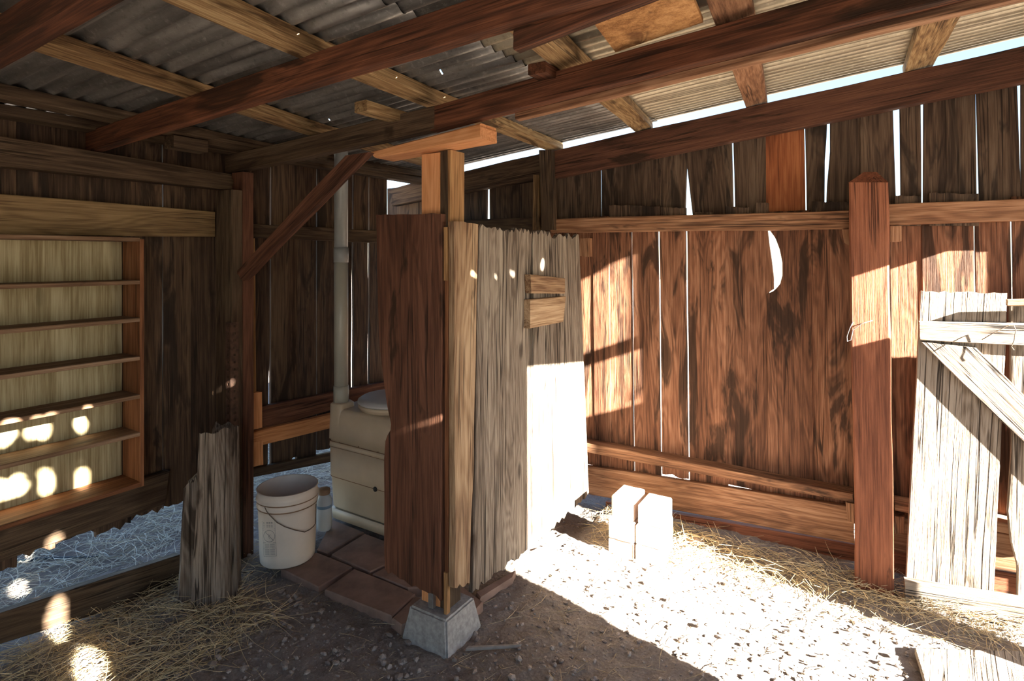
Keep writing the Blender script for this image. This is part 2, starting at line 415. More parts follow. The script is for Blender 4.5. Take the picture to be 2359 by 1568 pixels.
# ------------------------------------------------------------------ ground
def ground_h(x, y):
    h = 0.012 * noise.noise(Vector((x * 1.7, y * 1.7, 0.3))) + 0.010 * noise.noise(Vector((x * 7, y * 7, 1.3)))
    h += 0.010 * noise.noise(Vector((x * 22, y * 22, 5.3))) + 0.008 * noise.noise(Vector((x * 60, y * 60, 9.1)))
    h += 0.05 * max(0.0, min(1.0, (y - 3.05) / 0.4)) * (1 if x > -1.4 else 0.3)
    return h
gx0, gx1, gy0, gy1, gs = -3.3, 1.3, -0.6, 3.7, 0.02
nx, ny = int((gx1 - gx0) / gs) + 1, int((gy1 - gy0) / gs) + 1
gv = [(gx0 + i * gs, gy0 + j * gs, ground_h(gx0 + i * gs, gy0 + j * gs)) for j in range(ny) for i in range(nx)]
gf = [(j * nx + i, j * nx + i + 1, (j + 1) * nx + i + 1, (j + 1) * nx + i) for j in range(ny - 1) for i in range(nx - 1)]
floor = mesh_obj('floor', gv, gf, M['dirt'], smooth=True)
tag(floor, 'loose brown dirt floor of the shed', 'floor', kind='structure')
R_ = 40.0
yard = mesh_obj('yard_ground', [(-R_, -R_, -0.035), (R_, -R_, -0.035), (R_, R_, -0.035), (-R_, R_, -0.035)], [(0, 1, 2, 3)], M['dirt'])
tag(yard, 'open dirt ground outside around the shed', 'ground', kind='structure')

# ------------------------------------------------------------------ roof
ZK = [(0.5, 2.158, 0.036), (1.15, 2.158, 0.038), (1.8, 2.145, 0.066), (3.39, 2.196, 0.0974)]
def zt(x, y):
    b = lut([(k[0], k[1]) for k in ZK], y); s = lut([(k[0], k[2]) for k in ZK], y)
    return b + s * (x + 2.9)
def on_roof(px, py, dz=0.0):
    z = 2.2
    for _ in range(25): p = onZ(px, py, z); z = zt(p.x, p.y) + dz
    return p
ceiling = empty('ceiling', (-1.2, 1.5, 2.2), 'shed roof of corrugated tin on rafters and purlins', 'roof', kind='structure')
def rafter(name, y, x0, z0, x1, z1, depth, thick, mat, label=None, **kw):
    P = [(x0, y, z0 + depth), (x1, y, z1 + depth), (x1, y, z1), (x0, y, z0)]
    o = qboard(name, ceiling, P, thick, mat, length='h', out=(0, -1, 0), rows=24, cols=4, wob=0.004, **kw)
    return tag(o, label)
rafter('rafter', 0.52, -2.97, 2.065, 0.98, 2.20, 0.09, 0.05, M['rafter'], 'dark red brown rafter cutting the top left corner')
rafter('rafter', 1.15, -2.97, 2.065, 0.98, 2.225, 0.092, 0.045, M['rafter'], 'long red brown rafter, the nearer of the two crossing the ceiling')
rafter('rafter', 1.80, -2.97, 2.047, -1.50, 2.114, 0.098, 0.05, M['plate'], 'blackened lower length of the spliced rafter')
rafter('rafter', 1.80, -1.525, 2.112, 0.98, 2.312, 0.098, 0.05, M['rafter'], 'red brown upper length of the spliced rafter')
rafter('ledger_strip', 1.852, -1.15, 2.120, 0.98, 2.288, 0.05, 0.035, M['girt'], 'light strip nailed behind the rafter')
rafter('cleat', 1.20, -0.75, 2.112, 0.3, 2.257, 0.05, 0.035, M['rafter'], 'short red brown board sistered under the rafter')
# purlins
PUR = [((455, 15), (1262, 340), 'purlin', 0.085), ((60, 100), (735, 312), 'purlin', 0.08), ((0, 228), (440, 318), 'plate', 0.08),
       ((1245, 95), (1465, 285), 'purlin', 0.10), ((1712, 120), (1742, 238), 'girt', 0.11), ((2190, 5), (2115, 165), 'purlin', 0.12)]
for a, b, mk, w in PUR:
    pa, pb = on_roof(*a), on_roof(*b)
    dr = (pb - pa) / (pb.y - pa.y)
    p0 = pa + dr * (-0.75 - pa.y); p1 = pa + dr * (3.43 - pa.y)
    segs = [(-0.75, 1.17), (1.17, 1.83), (1.83, 3.43)]
    def at(y, s):
        q = pa + dr * (y - pa.y); q.x += s * w / 2; q.z = zt(q.x, y); return q
    rows = 20
    # bottom face is the visible one
    P = [at(3.43, -1), at(3.43, 1), at(-0.75, 1), at(-0.75, -1)]
    o = qboard('purlin', ceiling, P, 0.045, M[mk], out=(0, 0, -1), rows=24, cols=3, wob=0.004, bow=0.0)
    # follow the slightly twisted roof
    mt = POS[o.name]
    inv = mt.inverted()
    for v in o.data.vertices:
        q = mt @ v.co
        base = lerp(P[2].z, P[0].z, (q.y + 0.75) / 4.18)
        q.z += zt(q.x, q.y) - base; v.co = inv @ q
wall_purlin = box('purlin', ceiling, (-2.96, -0.75, 2.150), (-2.87, 3.55, 2.195), M['plate'], rows=10)
# corrugated sheets, each a part; corrugations run with the rafters
HOLES = [on_roof(a, b, 0.06) for a, b in ((710, 37), (792, 77), (952, 139), (1017, 165), (1062, 193), (698, 255), (758, 272), (1225, 280),
         (1237, 283), (1348, 305), (1580, 240), (690, 360), (1110, 395), (1318, 318), (905, 305))]
spots = []
def spot(px, py, plane, ry, rz):
    p = onX(px, py, plane[1]) if plane[0] == 'x' else (onY(px, py, plane[1]) if plane[0] == 'y' else onZ(px, py, plane[1]))
    q = p - SUN * ((p.x - XR) / SUN.x)
    spots.append((q.y, q.z, ry, rz))
for s in ((14, 1008, ('x', -2.95), .032, .028), (88, 998, ('x', -2.95), .038, .030), (187, 978, ('x', -2.95), .018, .038), (15, 1128, ('x', -2.93), .07, .03),
          (108, 1110, ('x', -2.93), .022, .05), (190, 1100, ('x', -2.93), .022, .05), (125, 1245, ('x', -2.93), .028, .03), (40, 1355, ('z', -.02), .03, .03),
          (130, 1420, ('x', -2.9), .035, .09), (195, 1530, ('z', .0), .045, .06),
          (545, 880, ('y', 1.76), .05, .006), (985, 970, ('y', 1.835), .03, .008), (1092, 640, ('x', -1.44), .02, .010),
          (1145, 636, ('x', -1.44), .016, .012), (1180, 632, ('x', -1.44), .02, .012), (1250, 614, ('x', -1.44), .02, .018)):
    spot(*s)
def in_spot(c): return any(((c.y - a) / r) ** 2 + ((c.z - b) / q) ** 2 < 1 for a, b, r, q in spots)
def sun_hole(x, y):       # holes added in the tin, shaped to cast the light flecks
    c = Vector((x, y, zt(x, y) + 0.055)); q = c - SUN * ((c.x - XR) / SUN.x)
    return in_spot(q)
def sheet(x0, x1, y0, y1, mat, dz, seed):
    r = random.Random(seed)
    lam, amp = 0.068, 0.0105
    n = int((y1 - y0) / lam * 8)
    ys = [y0 + (y1 - y0) * i / n for i in range(n + 1)]
    hs = [h for h in HOLES if x0 + .02 < h.x < x1 - .02 and y0 + .02 < h.y < y1 - .02]
    xs = sorted([x0 + (x1 - x0) * i / 14 for i in range(15)] + [h.x - 0.0035 for h in hs] + [h.x + 0.0035 for h in hs])
    if x1 > 1.0 and -0.3 < y0 < 1.6:
        xs = sorted(set(xs) | {0.15 + 0.012 * k for k in range(80)})
    ph = r.uniform(0, 6.28); verts, faces = [], []
    for x in xs:
        for y in ys:
            z = zt(x, y) + 0.046 + amp + dz + amp * math.sin(2 * math.pi * y / lam + ph) + 0.004 * noise.noise(Vector((x * 2, y * 3, seed)))
            verts.append((x, y, z))
    m = len(ys)
    for i in range(len(xs) - 1):
        for j in range(m - 1):
            cx_, cy_ = (xs[i] + xs[i + 1]) / 2, (ys[j] + ys[j + 1]) / 2
            if x1 > 1.0 and cx_ > 0.15 and sun_hole(cx_, cy_): continue
            if xs[i + 1] - xs[i] < 0.008 and any(abs(cx_ - h.x) < .001 and abs(cy_ - h.y) < 0.0045 for h in hs): continue
            faces.append((i * m + j, (i + 1) * m + j, (i + 1) * m + j + 1, i * m + j + 1))
    mt = Matrix.Translation(Vector(((x0 + x1) / 2, (y0 + y1) / 2, zt((x0 + x1) / 2, (y0 + y1) / 2) + 0.05)))
    o = mesh_obj('corrugated_sheet', verts, faces, mat, ceiling, mt, smooth=True)
    so = o.modifiers.new('thickness', 'SOLIDIFY'); so.thickness = 0.0012
    return o
for k, (y0, y1) in enumerate(((-0.85, -0.02), (-0.08, 0.74), (0.68, 1.50), (1.44, 2.26), (2.20, 2.90), (2.84, 3.42))):
    dz = 0.004 * (k % 2)
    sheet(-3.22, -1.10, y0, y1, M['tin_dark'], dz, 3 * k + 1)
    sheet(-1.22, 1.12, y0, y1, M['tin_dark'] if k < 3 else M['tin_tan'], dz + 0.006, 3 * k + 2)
# pieces tucked between roof timbers
def roof_block(name, px, w, l, d, mat, label):
    p = on_roof(*px)
    o = box(name, ceiling, (p.x - w / 2, p.y - l / 2, p.z - d), (p.x + w / 2, p.y + l / 2, p.z - 0.001), mat)
    return tag(o, label)
roof_block('spacer_block', (885, 248), 0.07, 0.26, 0.045, M['purlin'], 'short tan block beside the purlin')
roof_block('spacer_block', (1262, 158), 0.07, 0.16, 0.04, M['rafter'], 'dark block wedged beside the wide purlin')
roof_block('spacer_block', (430, 318), 0.08, 0.16, 0.06, M['plate'], 'dark block under the left purlin')
ply_pts = [(1352, 34), (1418, 121), (1620, 52), (1588, -25), (1440, -60)]
pp = [on_roof(a, b, -0.004) for a, b in ply_pts]
plyo = prism('plywood_offcut', ceiling, pp, (0, 0, 0.014), M['plyor'], bev=0.001)
tag(plyo, 'mottled orange brown plywood offcut tucked above the rafters')

# ------------------------------------------------------------------ back wall (siding, girts, rake beam)
wall_back = empty('wall_back', (-1.0, YB, 0), 'plank wall on the right with gaps of daylight between boards', 'wall', kind='structure')
def xs_on_back(px, py, y=YB): return onY(px, py, y).x
# lower planks : (left px, right px) at image row 760
LOW = [(1000, 1090), (1092, 1180), (1182, 1262), (1264, 1366), (1368, 1402.5), (1403.5, 1457), (1460, 1519.5), (1523, 1582.5),
       (1587, 1670), (1671, 1767), (1768.5, 1868), (1869.5, 1960), (1961, 2054), (2055, 2127), (2129, 2250), (2253, 2336), (2339, 2440), (2442, 2560)]
for i, (a, b) in enumerate(LOW):
    nxt = LOW[i + 1][0] if i + 1 < len(LOW) else b
    if nxt - b < 2.2: b = nxt + 3
    dy_ = 0.004 * (i % 2)
    xa, xb = xs_on_back(a, 760), xs_on_back(b, 760)
    zb = 0.246 + max(0.0, 0.05 * ((xa + xb) / 2 + 1.4)) + RNG.uniform(-0.012, 0.018)
    ztop = 1.84 + RNG.uniform(-0.02, 0.035)
    kw = dict(rows=14, cols=5)
    mk = 'barn'
    if i == 10:
        z0, z1 = onY(1780, 668, YB).z, onY(1776, 528, YB).z
        tab = [(0, 0)]
        for px, py in ((1768.5, 677), (1786, 670), (1800, 655), (1806, 635), (1806, 605), (1800, 575), (1790, 548), (1774, 526)):
            q = onY(px, py, YB); tab.append(((q.z - zb) / (ztop - zb), max(0, q.x - xa)))
        tab.append((1, 0)); kw = dict(rows=110, cols=5, eL=tab)
    if i == 9:
        tab = [(0, 0)]
        for px, py in ((1767.6, 673), (1785, 668), (1785, 640), (1781, 600), (1776, 560), (1773, 530), (1767.6, 524)):
            q = onY(px, py, YB); tab.append(((q.z - zb) / (ztop - zb), -max(0, q.x - xb)))
        tab.append((1, 0)); kw = dict(rows=110, cols=5, eR=tab)
    if i == 7:   # small bite under the girt where daylight shows
        kw['rag'] = (0.01, 0.02)
    lean = 0.012
    o = qboard('plank', wall_back, [(xa - lean, YB + dy_, ztop), (xb - lean, YB + dy_, ztop), (xb + lean * .5, YB + dy_, zb), (xa + lean * .5, YB + dy_, zb)],
               0.022, M[mk], out=(0, -1, 0), **kw)
# upper planks behind them : (left top, left bottom, right top, right bottom) px at rows 350 / 490
UP = [(890, 892, 960, 962), (962, 964, 1040, 1042), (1042, 1044, 1122, 1120), (1126, 1128, 1200, 1200), (1201, 1202, 1278, 1278), (1279, 1280, 1358, 1359),
      (1360, 1361, 1383, 1383.5), (1385.5, 1386, 1478, 1479), (1480, 1481, 1579, 1577), (1580, 1599, 1686, 1690), (1690, 1694.5, 1761, 1762),
      (1762, 1763, 1853, 1856), (1856, 1859, 1902, 1897), (1908, 1903, 1980, 1981), (1981.5, 1982.5, 2061, 2066), (2073, 2075, 2122, 2123),
      (2126.5, 2126, 2157, 2158), (2158.5, 2159, 2249, 2251), (2253, 2257, 2349, 2350), (2352, 2352, 2450, 2450), (2452, 2452, 2560, 2560)]
YU = YB + 0.028
for i, (lt, lb, rt_, rb_) in enumerate(UP):
    if i + 1 < len(UP):
        if UP[i + 1][0] - rt_ < 2.1: rt_ = UP[i + 1][0] + 2
        if UP[i + 1][1] - rb_ < 2.1: rb_ = UP[i + 1][1] + 2
    YU = YB + 0.028 + 0.004 * (i % 2)
    P = [onY(lt, 350, YU), onY(rt_, 350, YU), onY(rb_, 490, YU), onY(lb, 490, YU)]
    ext = 0.45
    def zz(p, z, q):  # move along the plank edge to height z
        d = (p - q) / (p.z - q.z); return q + d * (z - q.z)
    xm = (P[0].x + P[1].x) / 2
    top = min(zt(xm, 3.39) + 0.02, 2.205 + 0.0974 * (xm + 2.9) - 0.02)
    TLq, TRq = zz(P[0], top, P[3]), zz(P[1], top, P[2])
    BRq, BLq = P[2].copy(), P[3].copy(); BRq.z = BLq.z = 1.765
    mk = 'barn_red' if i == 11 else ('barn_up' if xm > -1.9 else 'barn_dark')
    kw = {}
    if i == 12: kw = dict(eR=[(0, -.004), (0.15, -.002), (0.5, 0.004), (0.7, -.001), (1, 0.0)], rows=16)
    if i == 13: kw = dict(eL=[(0, -.004), (0.3, -.003), (0.55, 0.006), (0.75, 0.002), (1, -.003)], rows=16)
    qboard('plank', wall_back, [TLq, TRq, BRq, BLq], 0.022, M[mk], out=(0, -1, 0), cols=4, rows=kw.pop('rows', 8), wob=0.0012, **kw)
# girts
def bgirt(name, pts, y, thick, mk, label=None, **kw):
    return tag(qboard(name, wall_back, QY(pts, y), thick, M[mk], length='h', out=(0, -1, 0), rows=20, cols=4, wob=0.004, **kw), label)
bgirt('upper_girt', [(1268, 504), (1956, 484), (1956, 527), (1268, 536)], 3.335, 0.06, 'girt', 'brown horizontal girt left of the pointed post')
bgirt('upper_girt', [(2046, 470), (2560, 448), (2560, 500), (2046, 519)], 3.335, 0.06, 'girt', 'brown horizontal girt right of the pointed post')
bgirt('upper_girt', [(880, 512), (1262, 500), (1262, 536), (880, 552)], 3.345, 0.05, 'plate', 'dark girt behind the stall')
bgirt('lower_girt', [(1180, 988), (1965, 1138), (1967, 1158), (1180, 1010)], 3.295, 0.10, 'girt', 'brown lower rail above the skirt boards')
bgirt('lower_girt', [(2060, 1156), (2560, 1252), (2560, 1275), (2060, 1176)], 3.295, 0.10, 'girt')
bgirt('skirt_board', [(1190, 1047), (1966, 1168), (1969, 1252), (1190, 1108)], 3.365, 0.03, 'girt', 'wide brown skirt board')
bgirt('skirt_board', [(2058, 1188), (2560, 1270), (2560, 1362), (2058, 1268)], 3.365, 0.03, 'girt')
bgirt('skirt_board', [(1395, 1155), (1969, 1254), (1970, 1330), (1395, 1230)], 3.39, 0.035, 'post', 'reddish lowest skirt board')
bgirt('skirt_board', [(2058, 1268), (2560, 1362), (2560, 1440), (2058, 1345)], 3.39, 0.035, 'post')
# rake beams
P = QY([(1272, 347), (2359, 105), (2359, 187), (1272, 411)], 3.335)
dx_ = 0.98 - P[1].x; sl = (P[1].z - P[0].z) / (P[1].x - P[0].x); sl2 = (P[2].z - P[3].z) / (P[2].x - P[3].x)
P[1] += Vector((dx_, 0, sl * dx_)); P[2] += Vector((dx_, 0, sl2 * dx_))
tag(qboard('rake_beam', wall_back, P, 0.06, M['rake'], length='h', out=(0, -1, 0), rows=26, cols=4, wob=0.005), 'long dark beam rising to the right under the roof edge')
tag(qboard('rake_beam', wall_back, QY([(892, 436), (1275, 345), (1275, 405), (900, 474)], 3.35), 0.07, M['barn_dark'], length='h', out=(0, -1, 0), rows=18, cols=6,
           wob=0.012, rag=(0.01, 0.05)), 'dark weathered beam with a splintered end in the far corner')
# short post carrying the rake beam, small cleats
tag(qboard('stub_post', wall_back, QY([(1241, 345), (1272, 345), (1276, 530), (1248, 530)], 3.30), 0.05, M['plate'], out=(0, -1, 0)), 'grey stub post under the rake beam')
tag(qboard('stub_post', wall_back, QY([(1228, 402), (1241, 402), (1243, 530), (1226, 530)], 3.325), 0.04, M['purlin'], out=(0, -1, 0)), 'thin tan upright beside the stub post')
for pts, y in (([(1939, 528), (1957, 528), (1957, 566), (1945, 560)], 3.30), ([(2050, 520), (2076, 520), (2076, 556), (2050, 558)], 3.30),
               ([(1948, 1156), (1969, 1160), (1969, 1206), (1952, 1200)], 3.29), ([(2062, 1188), (2084, 1190), (2084, 1228), (2062, 1230)], 3.29),
               ([(1334, 548), (1358, 548), (1358, 592), (1334, 590)], 3.33)):
    qboard('cleat', wall_back, QY(pts, y), 0.05, M['girt'], out=(0, -1, 0), rows=3, cols=3)
# odd offcuts poking up behind the girt
for a, b, t in ((1403, 1520, 471), (1522, 1580, 476), (1600, 1640, 486), (1672, 1725, 474), (1740, 1770, 464), (1870, 1955, 462), (2060, 2122, 448), (2140, 2255, 442)):
    qboard('offcut', wall_back, QY([(a, t), (b, t + 2), (b, 520), (a, 520)], 3.372), 0.022, M['barn_up'], out=(0, -1, 0), rows=4, cols=8, rag=(0.008, 0))

# ------------------------------------------------------------------ left wall
wall_left = empty('wall_left', (XL, 1.8, 0), 'dark plank wall on the left with a gap at the ground', 'wall', kind='structure')
# planks by world y : upper and lower; narrow gaps are real
def lp(px, py=800): return onX(px, py, XL).y
YS = [-0.75, -0.55, -0.34, -0.14, 0.06, 0.27, 0.47, 0.65, lp(-30) + 0.005]
PX = [(-30, 36), (37.5, 127), (128, 220), (221, 300), (301, 374), (377, 440), (441, 512), (513, 573), (574, 622.5), (626, 683.5), (684.5, 729), (732, 812), (815, 849), (853, 893)]
for a, b in zip(YS[:-1], YS[1:]):
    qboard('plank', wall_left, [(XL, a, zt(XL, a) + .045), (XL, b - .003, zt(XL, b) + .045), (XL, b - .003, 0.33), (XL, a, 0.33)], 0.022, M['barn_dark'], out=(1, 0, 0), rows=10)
for i, (a, b) in enumerate(PX):
    if i + 1 < len(PX) and PX[i + 1][0] - b < 2: b = PX[i + 1][0] + 2
    y0, y1 = lp(a), lp(b); XLi = XL - 0.004 * (i % 2)
    zb = 0.325 + RNG.uniform(-0.01, 0.02)
    if a > 560: zb = 0.335 + RNG.uniform(-0.015, 0.02)
    kw = {}
    if i == 8: kw = dict(eR=[(0, 0.012), (0.28, 0.010), (0.36, 0.0), (1, 0)], rows=24)
    if i == 11: kw = dict(eR=[(0, 0.005), (0.3, 0.006), (0.5, 0.0), (1, 0)], rows=20)
    if i == 12: kw = dict(eR=[(0, 0.004), (0.3, 0.010), (0.5, 0.001), (0.62, 0.006), (1, 0.0)], rows=24)
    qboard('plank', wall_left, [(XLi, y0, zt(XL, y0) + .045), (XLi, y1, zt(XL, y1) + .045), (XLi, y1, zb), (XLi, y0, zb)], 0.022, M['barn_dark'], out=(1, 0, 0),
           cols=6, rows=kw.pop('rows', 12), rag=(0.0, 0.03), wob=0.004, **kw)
yc0 = lp(896)
for k in range(3):      # short planks closing the far corner, broken off below the beam end
    a, b = yc0 + k * (3.415 - yc0) / 3, yc0 + (k + 1) * (3.415 - yc0) / 3 - 0.002
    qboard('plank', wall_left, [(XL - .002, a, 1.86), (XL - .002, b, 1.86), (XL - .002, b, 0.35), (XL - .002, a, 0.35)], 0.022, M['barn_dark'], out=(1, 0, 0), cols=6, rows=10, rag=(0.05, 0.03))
def lgirt(name, pts, x, thick, mk, label=None, **kw):
    return tag(qboard(name, wall_left, QX(pts, x), thick, M[mk], length='h', out=(1, 0, 0), rows=18, cols=4, wob=0.004, **kw), label)
lgirt('top_plate', [(-260, 268), (545, 403), (545, 438), (-260, 356)], -2.885, 0.08, 'plate', 'dark wall plate carrying the rafter ends', rag=(0.03, 0))
lgirt('wall_board', [(-200, 428), (496, 487), (496, 546), (-200, 535)], -2.925, 0.03, 'tanboard', 'wide tan board along the top of the left wall')
lgirt('bottom_rail', [(-160, 1270), (392, 1083), (380, 1162), (-160, 1350)], -2.935, 0.04, 'plate', 'greyish bottom rail below the shelves')
lgirt('upper_rail', [(572, 514), (872, 531), (872, 559), (572, 546)], -2.94, 0.035, 'plate')
lgirt('back_rail', [(600, 938), (960, 864), (960, 893), (600, 988)], -2.93, 0.04, 'stall', 'dark red lower rail behind the composting toilet')
lgirt('back_rail', [(583, 995), (880, 925), (880, 957), (584, 1030)], -2.895, 0.035, 'new', 'orange new lumber rail behind the composting toilet')
lgirt('foot_rail', [(575, 1082), (900, 1012), (900, 1036), (575, 1102)], -2.945, 0.03, 'plate', rag=(0.0, 0.0))
for pts, lab in (([(568, 905), (604, 902), (605, 985), (571, 992)], 'knotty orange block above the rail'), ([(573, 1020), (606, 1014), (607, 1070), (574, 1078)], 'orange block below the rail')):
    tag(qboard('nailer_block', wall_left, QX(pts, -2.89), 0.04, M['new'], out=(1, 0, 0), rows=3), lab)
qboard('trim_strip', wall_left, QX([(575, 548), (588, 548), (591, 905), (577, 905)], -2.91), 0.03, M['new_tan'], out=(1, 0, 0))

# ------------------------------------------------------------------ right side wall with the doorway (out of frame, lets the sun in)
wall_right = empty('wall_right', (XR, 1.0, 0), 'side wall of planks with the sunny doorway opening', 'wall', kind='structure')
JAMB0, JAMB1, HEAD0, HEAD1 = 1.97, 2.83, 1.95, 2.03
def rtop(y): return zt(XR, y) + 0.01
ys_ = [-0.75 + i * 0.17 for i in range(17)]
ys_ = [y for y in ys_ if y < JAMB0 - 0.05] + [JAMB0]
for a, b in zip(ys_[:-1], ys_[1:]):
    hs = [s for s in spots if a - .1 < s[0] < b + .1]
    fine = bool(hs)  # holes in these unseen planks are shaped to cast the light flecks
    qboard('plank', wall_right, [(XR, a, rtop(a)), (XR, b, rtop(b)), (XR, b, -0.03), (XR, a, -0.03)], 0.022, M['barn_dark'], out=(-1, 0, 0),
           cols=17 if fine else 3, rows=210 if fine else 8, hole=in_spot if fine else None, wob=0.0, bow=0.0)
def head(y): return 1.975 - 0.13 * (y - 2.5)  # header tilted to set where the sun patches end
for a, b, lo in ((JAMB0, 2.12, None), (2.12, 2.30, None), (2.30, 2.48, None), (2.48, 2.66, None), (2.66, 2.90, None), (2.968, 3.14, None), (3.14, 3.235, 1.42), (3.235, 3.42, None)):  # the low-hanging board is added to block stray sun on the back wall
    fine = any(a - .1 < s[0] < b + .1 for s in spots)
    qboard('plank', wall_right, [(XR, a, rtop(a)), (XR, b, rtop(b)), (XR, b, lo or head(b) + .02), (XR, a, lo or head(a) + .02)], 0.022, M['barn_dark'], out=(-1, 0, 0),
           cols=17 if fine else 3, rows=40 if fine else 4, hole=in_spot if fine else None, wob=0.0, bow=0.0)
qboard('plank', wall_right, [(XR, 2.895, 1.60), (XR, 3.015, 1.57), (XR, 3.015, -0.03), (XR, 2.895, -0.03)], 0.022, M['barn_dark'], out=(-1, 0, 0), bow=0)  # unseen board added to shade the lower pointed post
qboard('header', wall_right, [(XR - .03, JAMB0 - .1, head(JAMB0) + .08), (XR - .03, 3.42, head(3.42) + .08), (XR - .03, 3.42, head(3.42)), (XR - .03, JAMB0 - .1, head(JAMB0))], 0.03, M['rafter'], length='h', out=(-1, 0, 0), bow=0, wob=0)
box('jamb_post', wall_right, (XR - 0.09, JAMB0 - 0.09, -0.03), (XR, JAMB0, 2.3), M['rafter'])
box('jamb_post', wall_right, (XR - 0.07, JAMB1, -0.03), (XR, JAMB1 + 0.07, head(2.9)), M['rafter'])
box('end_post', wall_right, (XR - 0.08, 3.33, -0.03), (XR, 3.42, 2.48), M['rafter'])

# front wall added unseen behind the camera to darken the interior, open beside the side wall
wall_front_added = empty('wall_front_added', (-1.5, -0.78, 0), 'plank wall added unseen behind the viewer to darken the interior', 'wall', kind='structure')
for k in range(14):
    xa = -3.0 + k * 0.17
    qboard('plank', wall_front_added, [(xa, -0.78, zt(xa, -0.78) + .03), (xa + .167, -0.78, zt(xa + .167, -0.78) + .03), (xa + .167, -0.78, 0.02), (xa, -0.78, 0.02)], 0.022, M['barn_dark'], out=(0, 1, 0), bow=0)

# ------------------------------------------------------------------ wall shelf
sh = empty('wall_shelf', (-2.86, 1.0, 0.5), 'shallow wooden wall shelf with plywood back and six bare shelves', 'shelf')
XS0, XS1 = -2.955, -2.79
yR = onX(323, 800, XS1).y
yL = 0.30
zT = onX(200, 551, XS1).z; zB = onX(328, 1112, XS1).z
qboard('back_panel', sh, [(XS0, yL, zT), (XS0, yR, zT), (XS0, yR, zB - .01), (XS0, yL, zB - .01)], 0.012, M['ply'], out=(1, 0, 0))
box('side_panel', sh, (XS0, yR - 0.0, zB - 0.015), (XS1, yR + 0.018, zT + 0.005), M['shelf'], rows=6)
box('side_panel', sh, (XS0, yL - 0.018, zB - 0.015), (XS1, yL, zT + 0.005), M['shelf'], rows=6)
for k, py in enumerate((551, 650, 737, 826, 914, 1001)):
    zc = onX(318, py, XS1).z
    box('top_board' if k == 0 else 'shelf_board', sh, (XS0 + .001, yL, zc - 0.009), (XS1 - 0.003, yR, zc + 0.009), M['shelfdust'], rows=8, bow=0.003)
box('bottom_board', sh, (XS0 + .001, yL, zB - 0.012), (XS1 + 0.01, yR, zB + 0.008), M['shelf'], rows=8)

# ------------------------------------------------------------------ posts, brace, header block of the stall
cp = empty('corner_post', (-2.85, 1.80, 0), 'dark wooden post between the shelf wall and the toilet stall', 'post')
box('timber', cp, (-2.945, 1.735, -0.03), (-2.80, 1.795, 1.945), M['plate'], rows=14, wob=0.004)
box('timber', cp, (-2.90, 1.797, -0.03), (-2.80, 1.86, 2.045), M['stall'], rows=14, wob=0.004)
# perforated steel angle
ang = empty('slotted_steel_angle', (-2.77, 1.73, 0), 'rusty perforated steel angle screwed to the dark corner post', 'metal angle')
z0a, z1a = -0.02, onX(548, 742, -2.79).z
hx = 0.028
def perf(name, org, ax):
    ax = Vector(ax); n = int((z1a - z0a) / 0.0125); verts, faces = [], []
    us = [0, .35, .65, 1.0]
    for j in range(n + 1):
        z = z0a + (z1a - z0a) * j / n
        for u in us: verts.append(Vector(org) + ax * (u * 0.042) + Vector((0, 0, z)))
    for j in range(n):
        for i in range(3):
            if i == 1 and j % 3 == 1: continue
            faces.append((j * 4 + i, j * 4 + i + 1, (j + 1) * 4 + i + 1, (j + 1) * 4 + i))
    o = mesh_obj(name, verts, faces, M['rust'], ang, Matrix.Translation(Vector(org)))
    so = o.modifiers.new('thickness', 'SOLIDIFY'); so.thickness = 0.003
    return o
perf('flange', (-2.797, 1.728, 0), (0, 1, 0))
perf('flange', (-2.797, 1.728, 0), (-1, 0, 0))

br = qboard('diagonal_brace', None, QY([(795, 358), (850, 350), (560, 648), (541, 628)], 1.765), 0.035, M['stall'], out=(0, -1, 0), rows=16, wob=0.006, rag=(0.0, 0.01))
tag(br, 'dark diagonal brace board from corner post up to the rafter', 'brace')
hb = qboard('support_block', None, QY([(850, 350), (1106, 283), (1108, 319), (864, 364)], 1.80), 0.115, M['new'], length='h', out=(0, -1, 0), rows=6, cols=4, bev=0.006, bow=0)
tag(hb, 'clean orange new lumber block between rafter and support post', 'wood block')

HBQ = QY([(864, 364), (1108, 319)], 1.80)
def hb_z(x): return lerp(HBQ[0].z, HBQ[1].z, (x - HBQ[0].x) / (HBQ[1].x - HBQ[0].x)) - 0.003
sp = empty('support_post', (-1.55, 1.89, 0.12), 'built-up lumber post standing on the concrete pier block', 'post')
o = box('stud', sp, (-1.63, 1.868, 0.13), (-1.529, 1.906, hb_z(-1.63)), M['new'], rows=12); tag(o, 'clean orange stud')
o = box('stud', sp, (-1.527, 1.868, 0.13), (-1.489, 1.960, hb_z(-1.527)), M['plate'], rows=12); tag(o, 'dark middle stud')
o = box('stud', sp, (-1.488, 1.868, 1.10), (-1.472, 1.963, hb_z(-1.488)), M['new_tan'], rows=12, wob=0.003); tag(o, 'tan stud facing the light')
o = box('stud', sp, (-1.489, 1.842, 0.13), (-1.472, 1.867, 0.30), M['new_tan'])
o = box('stud', sp, (-1.489, 1.842, 1.50), (-1.472, 1.867, 1.72), M['new_tan'])
o = box('stud', sp, (-1.489, 1.850, 0.30), (-1.472, 1.867, 1.50), M['shelf'], rows=10)
o = box('post_bracket', sp, (-1.575, 1.846, 0.118), (-1.548, 1.866, 0.19), M['steel'])
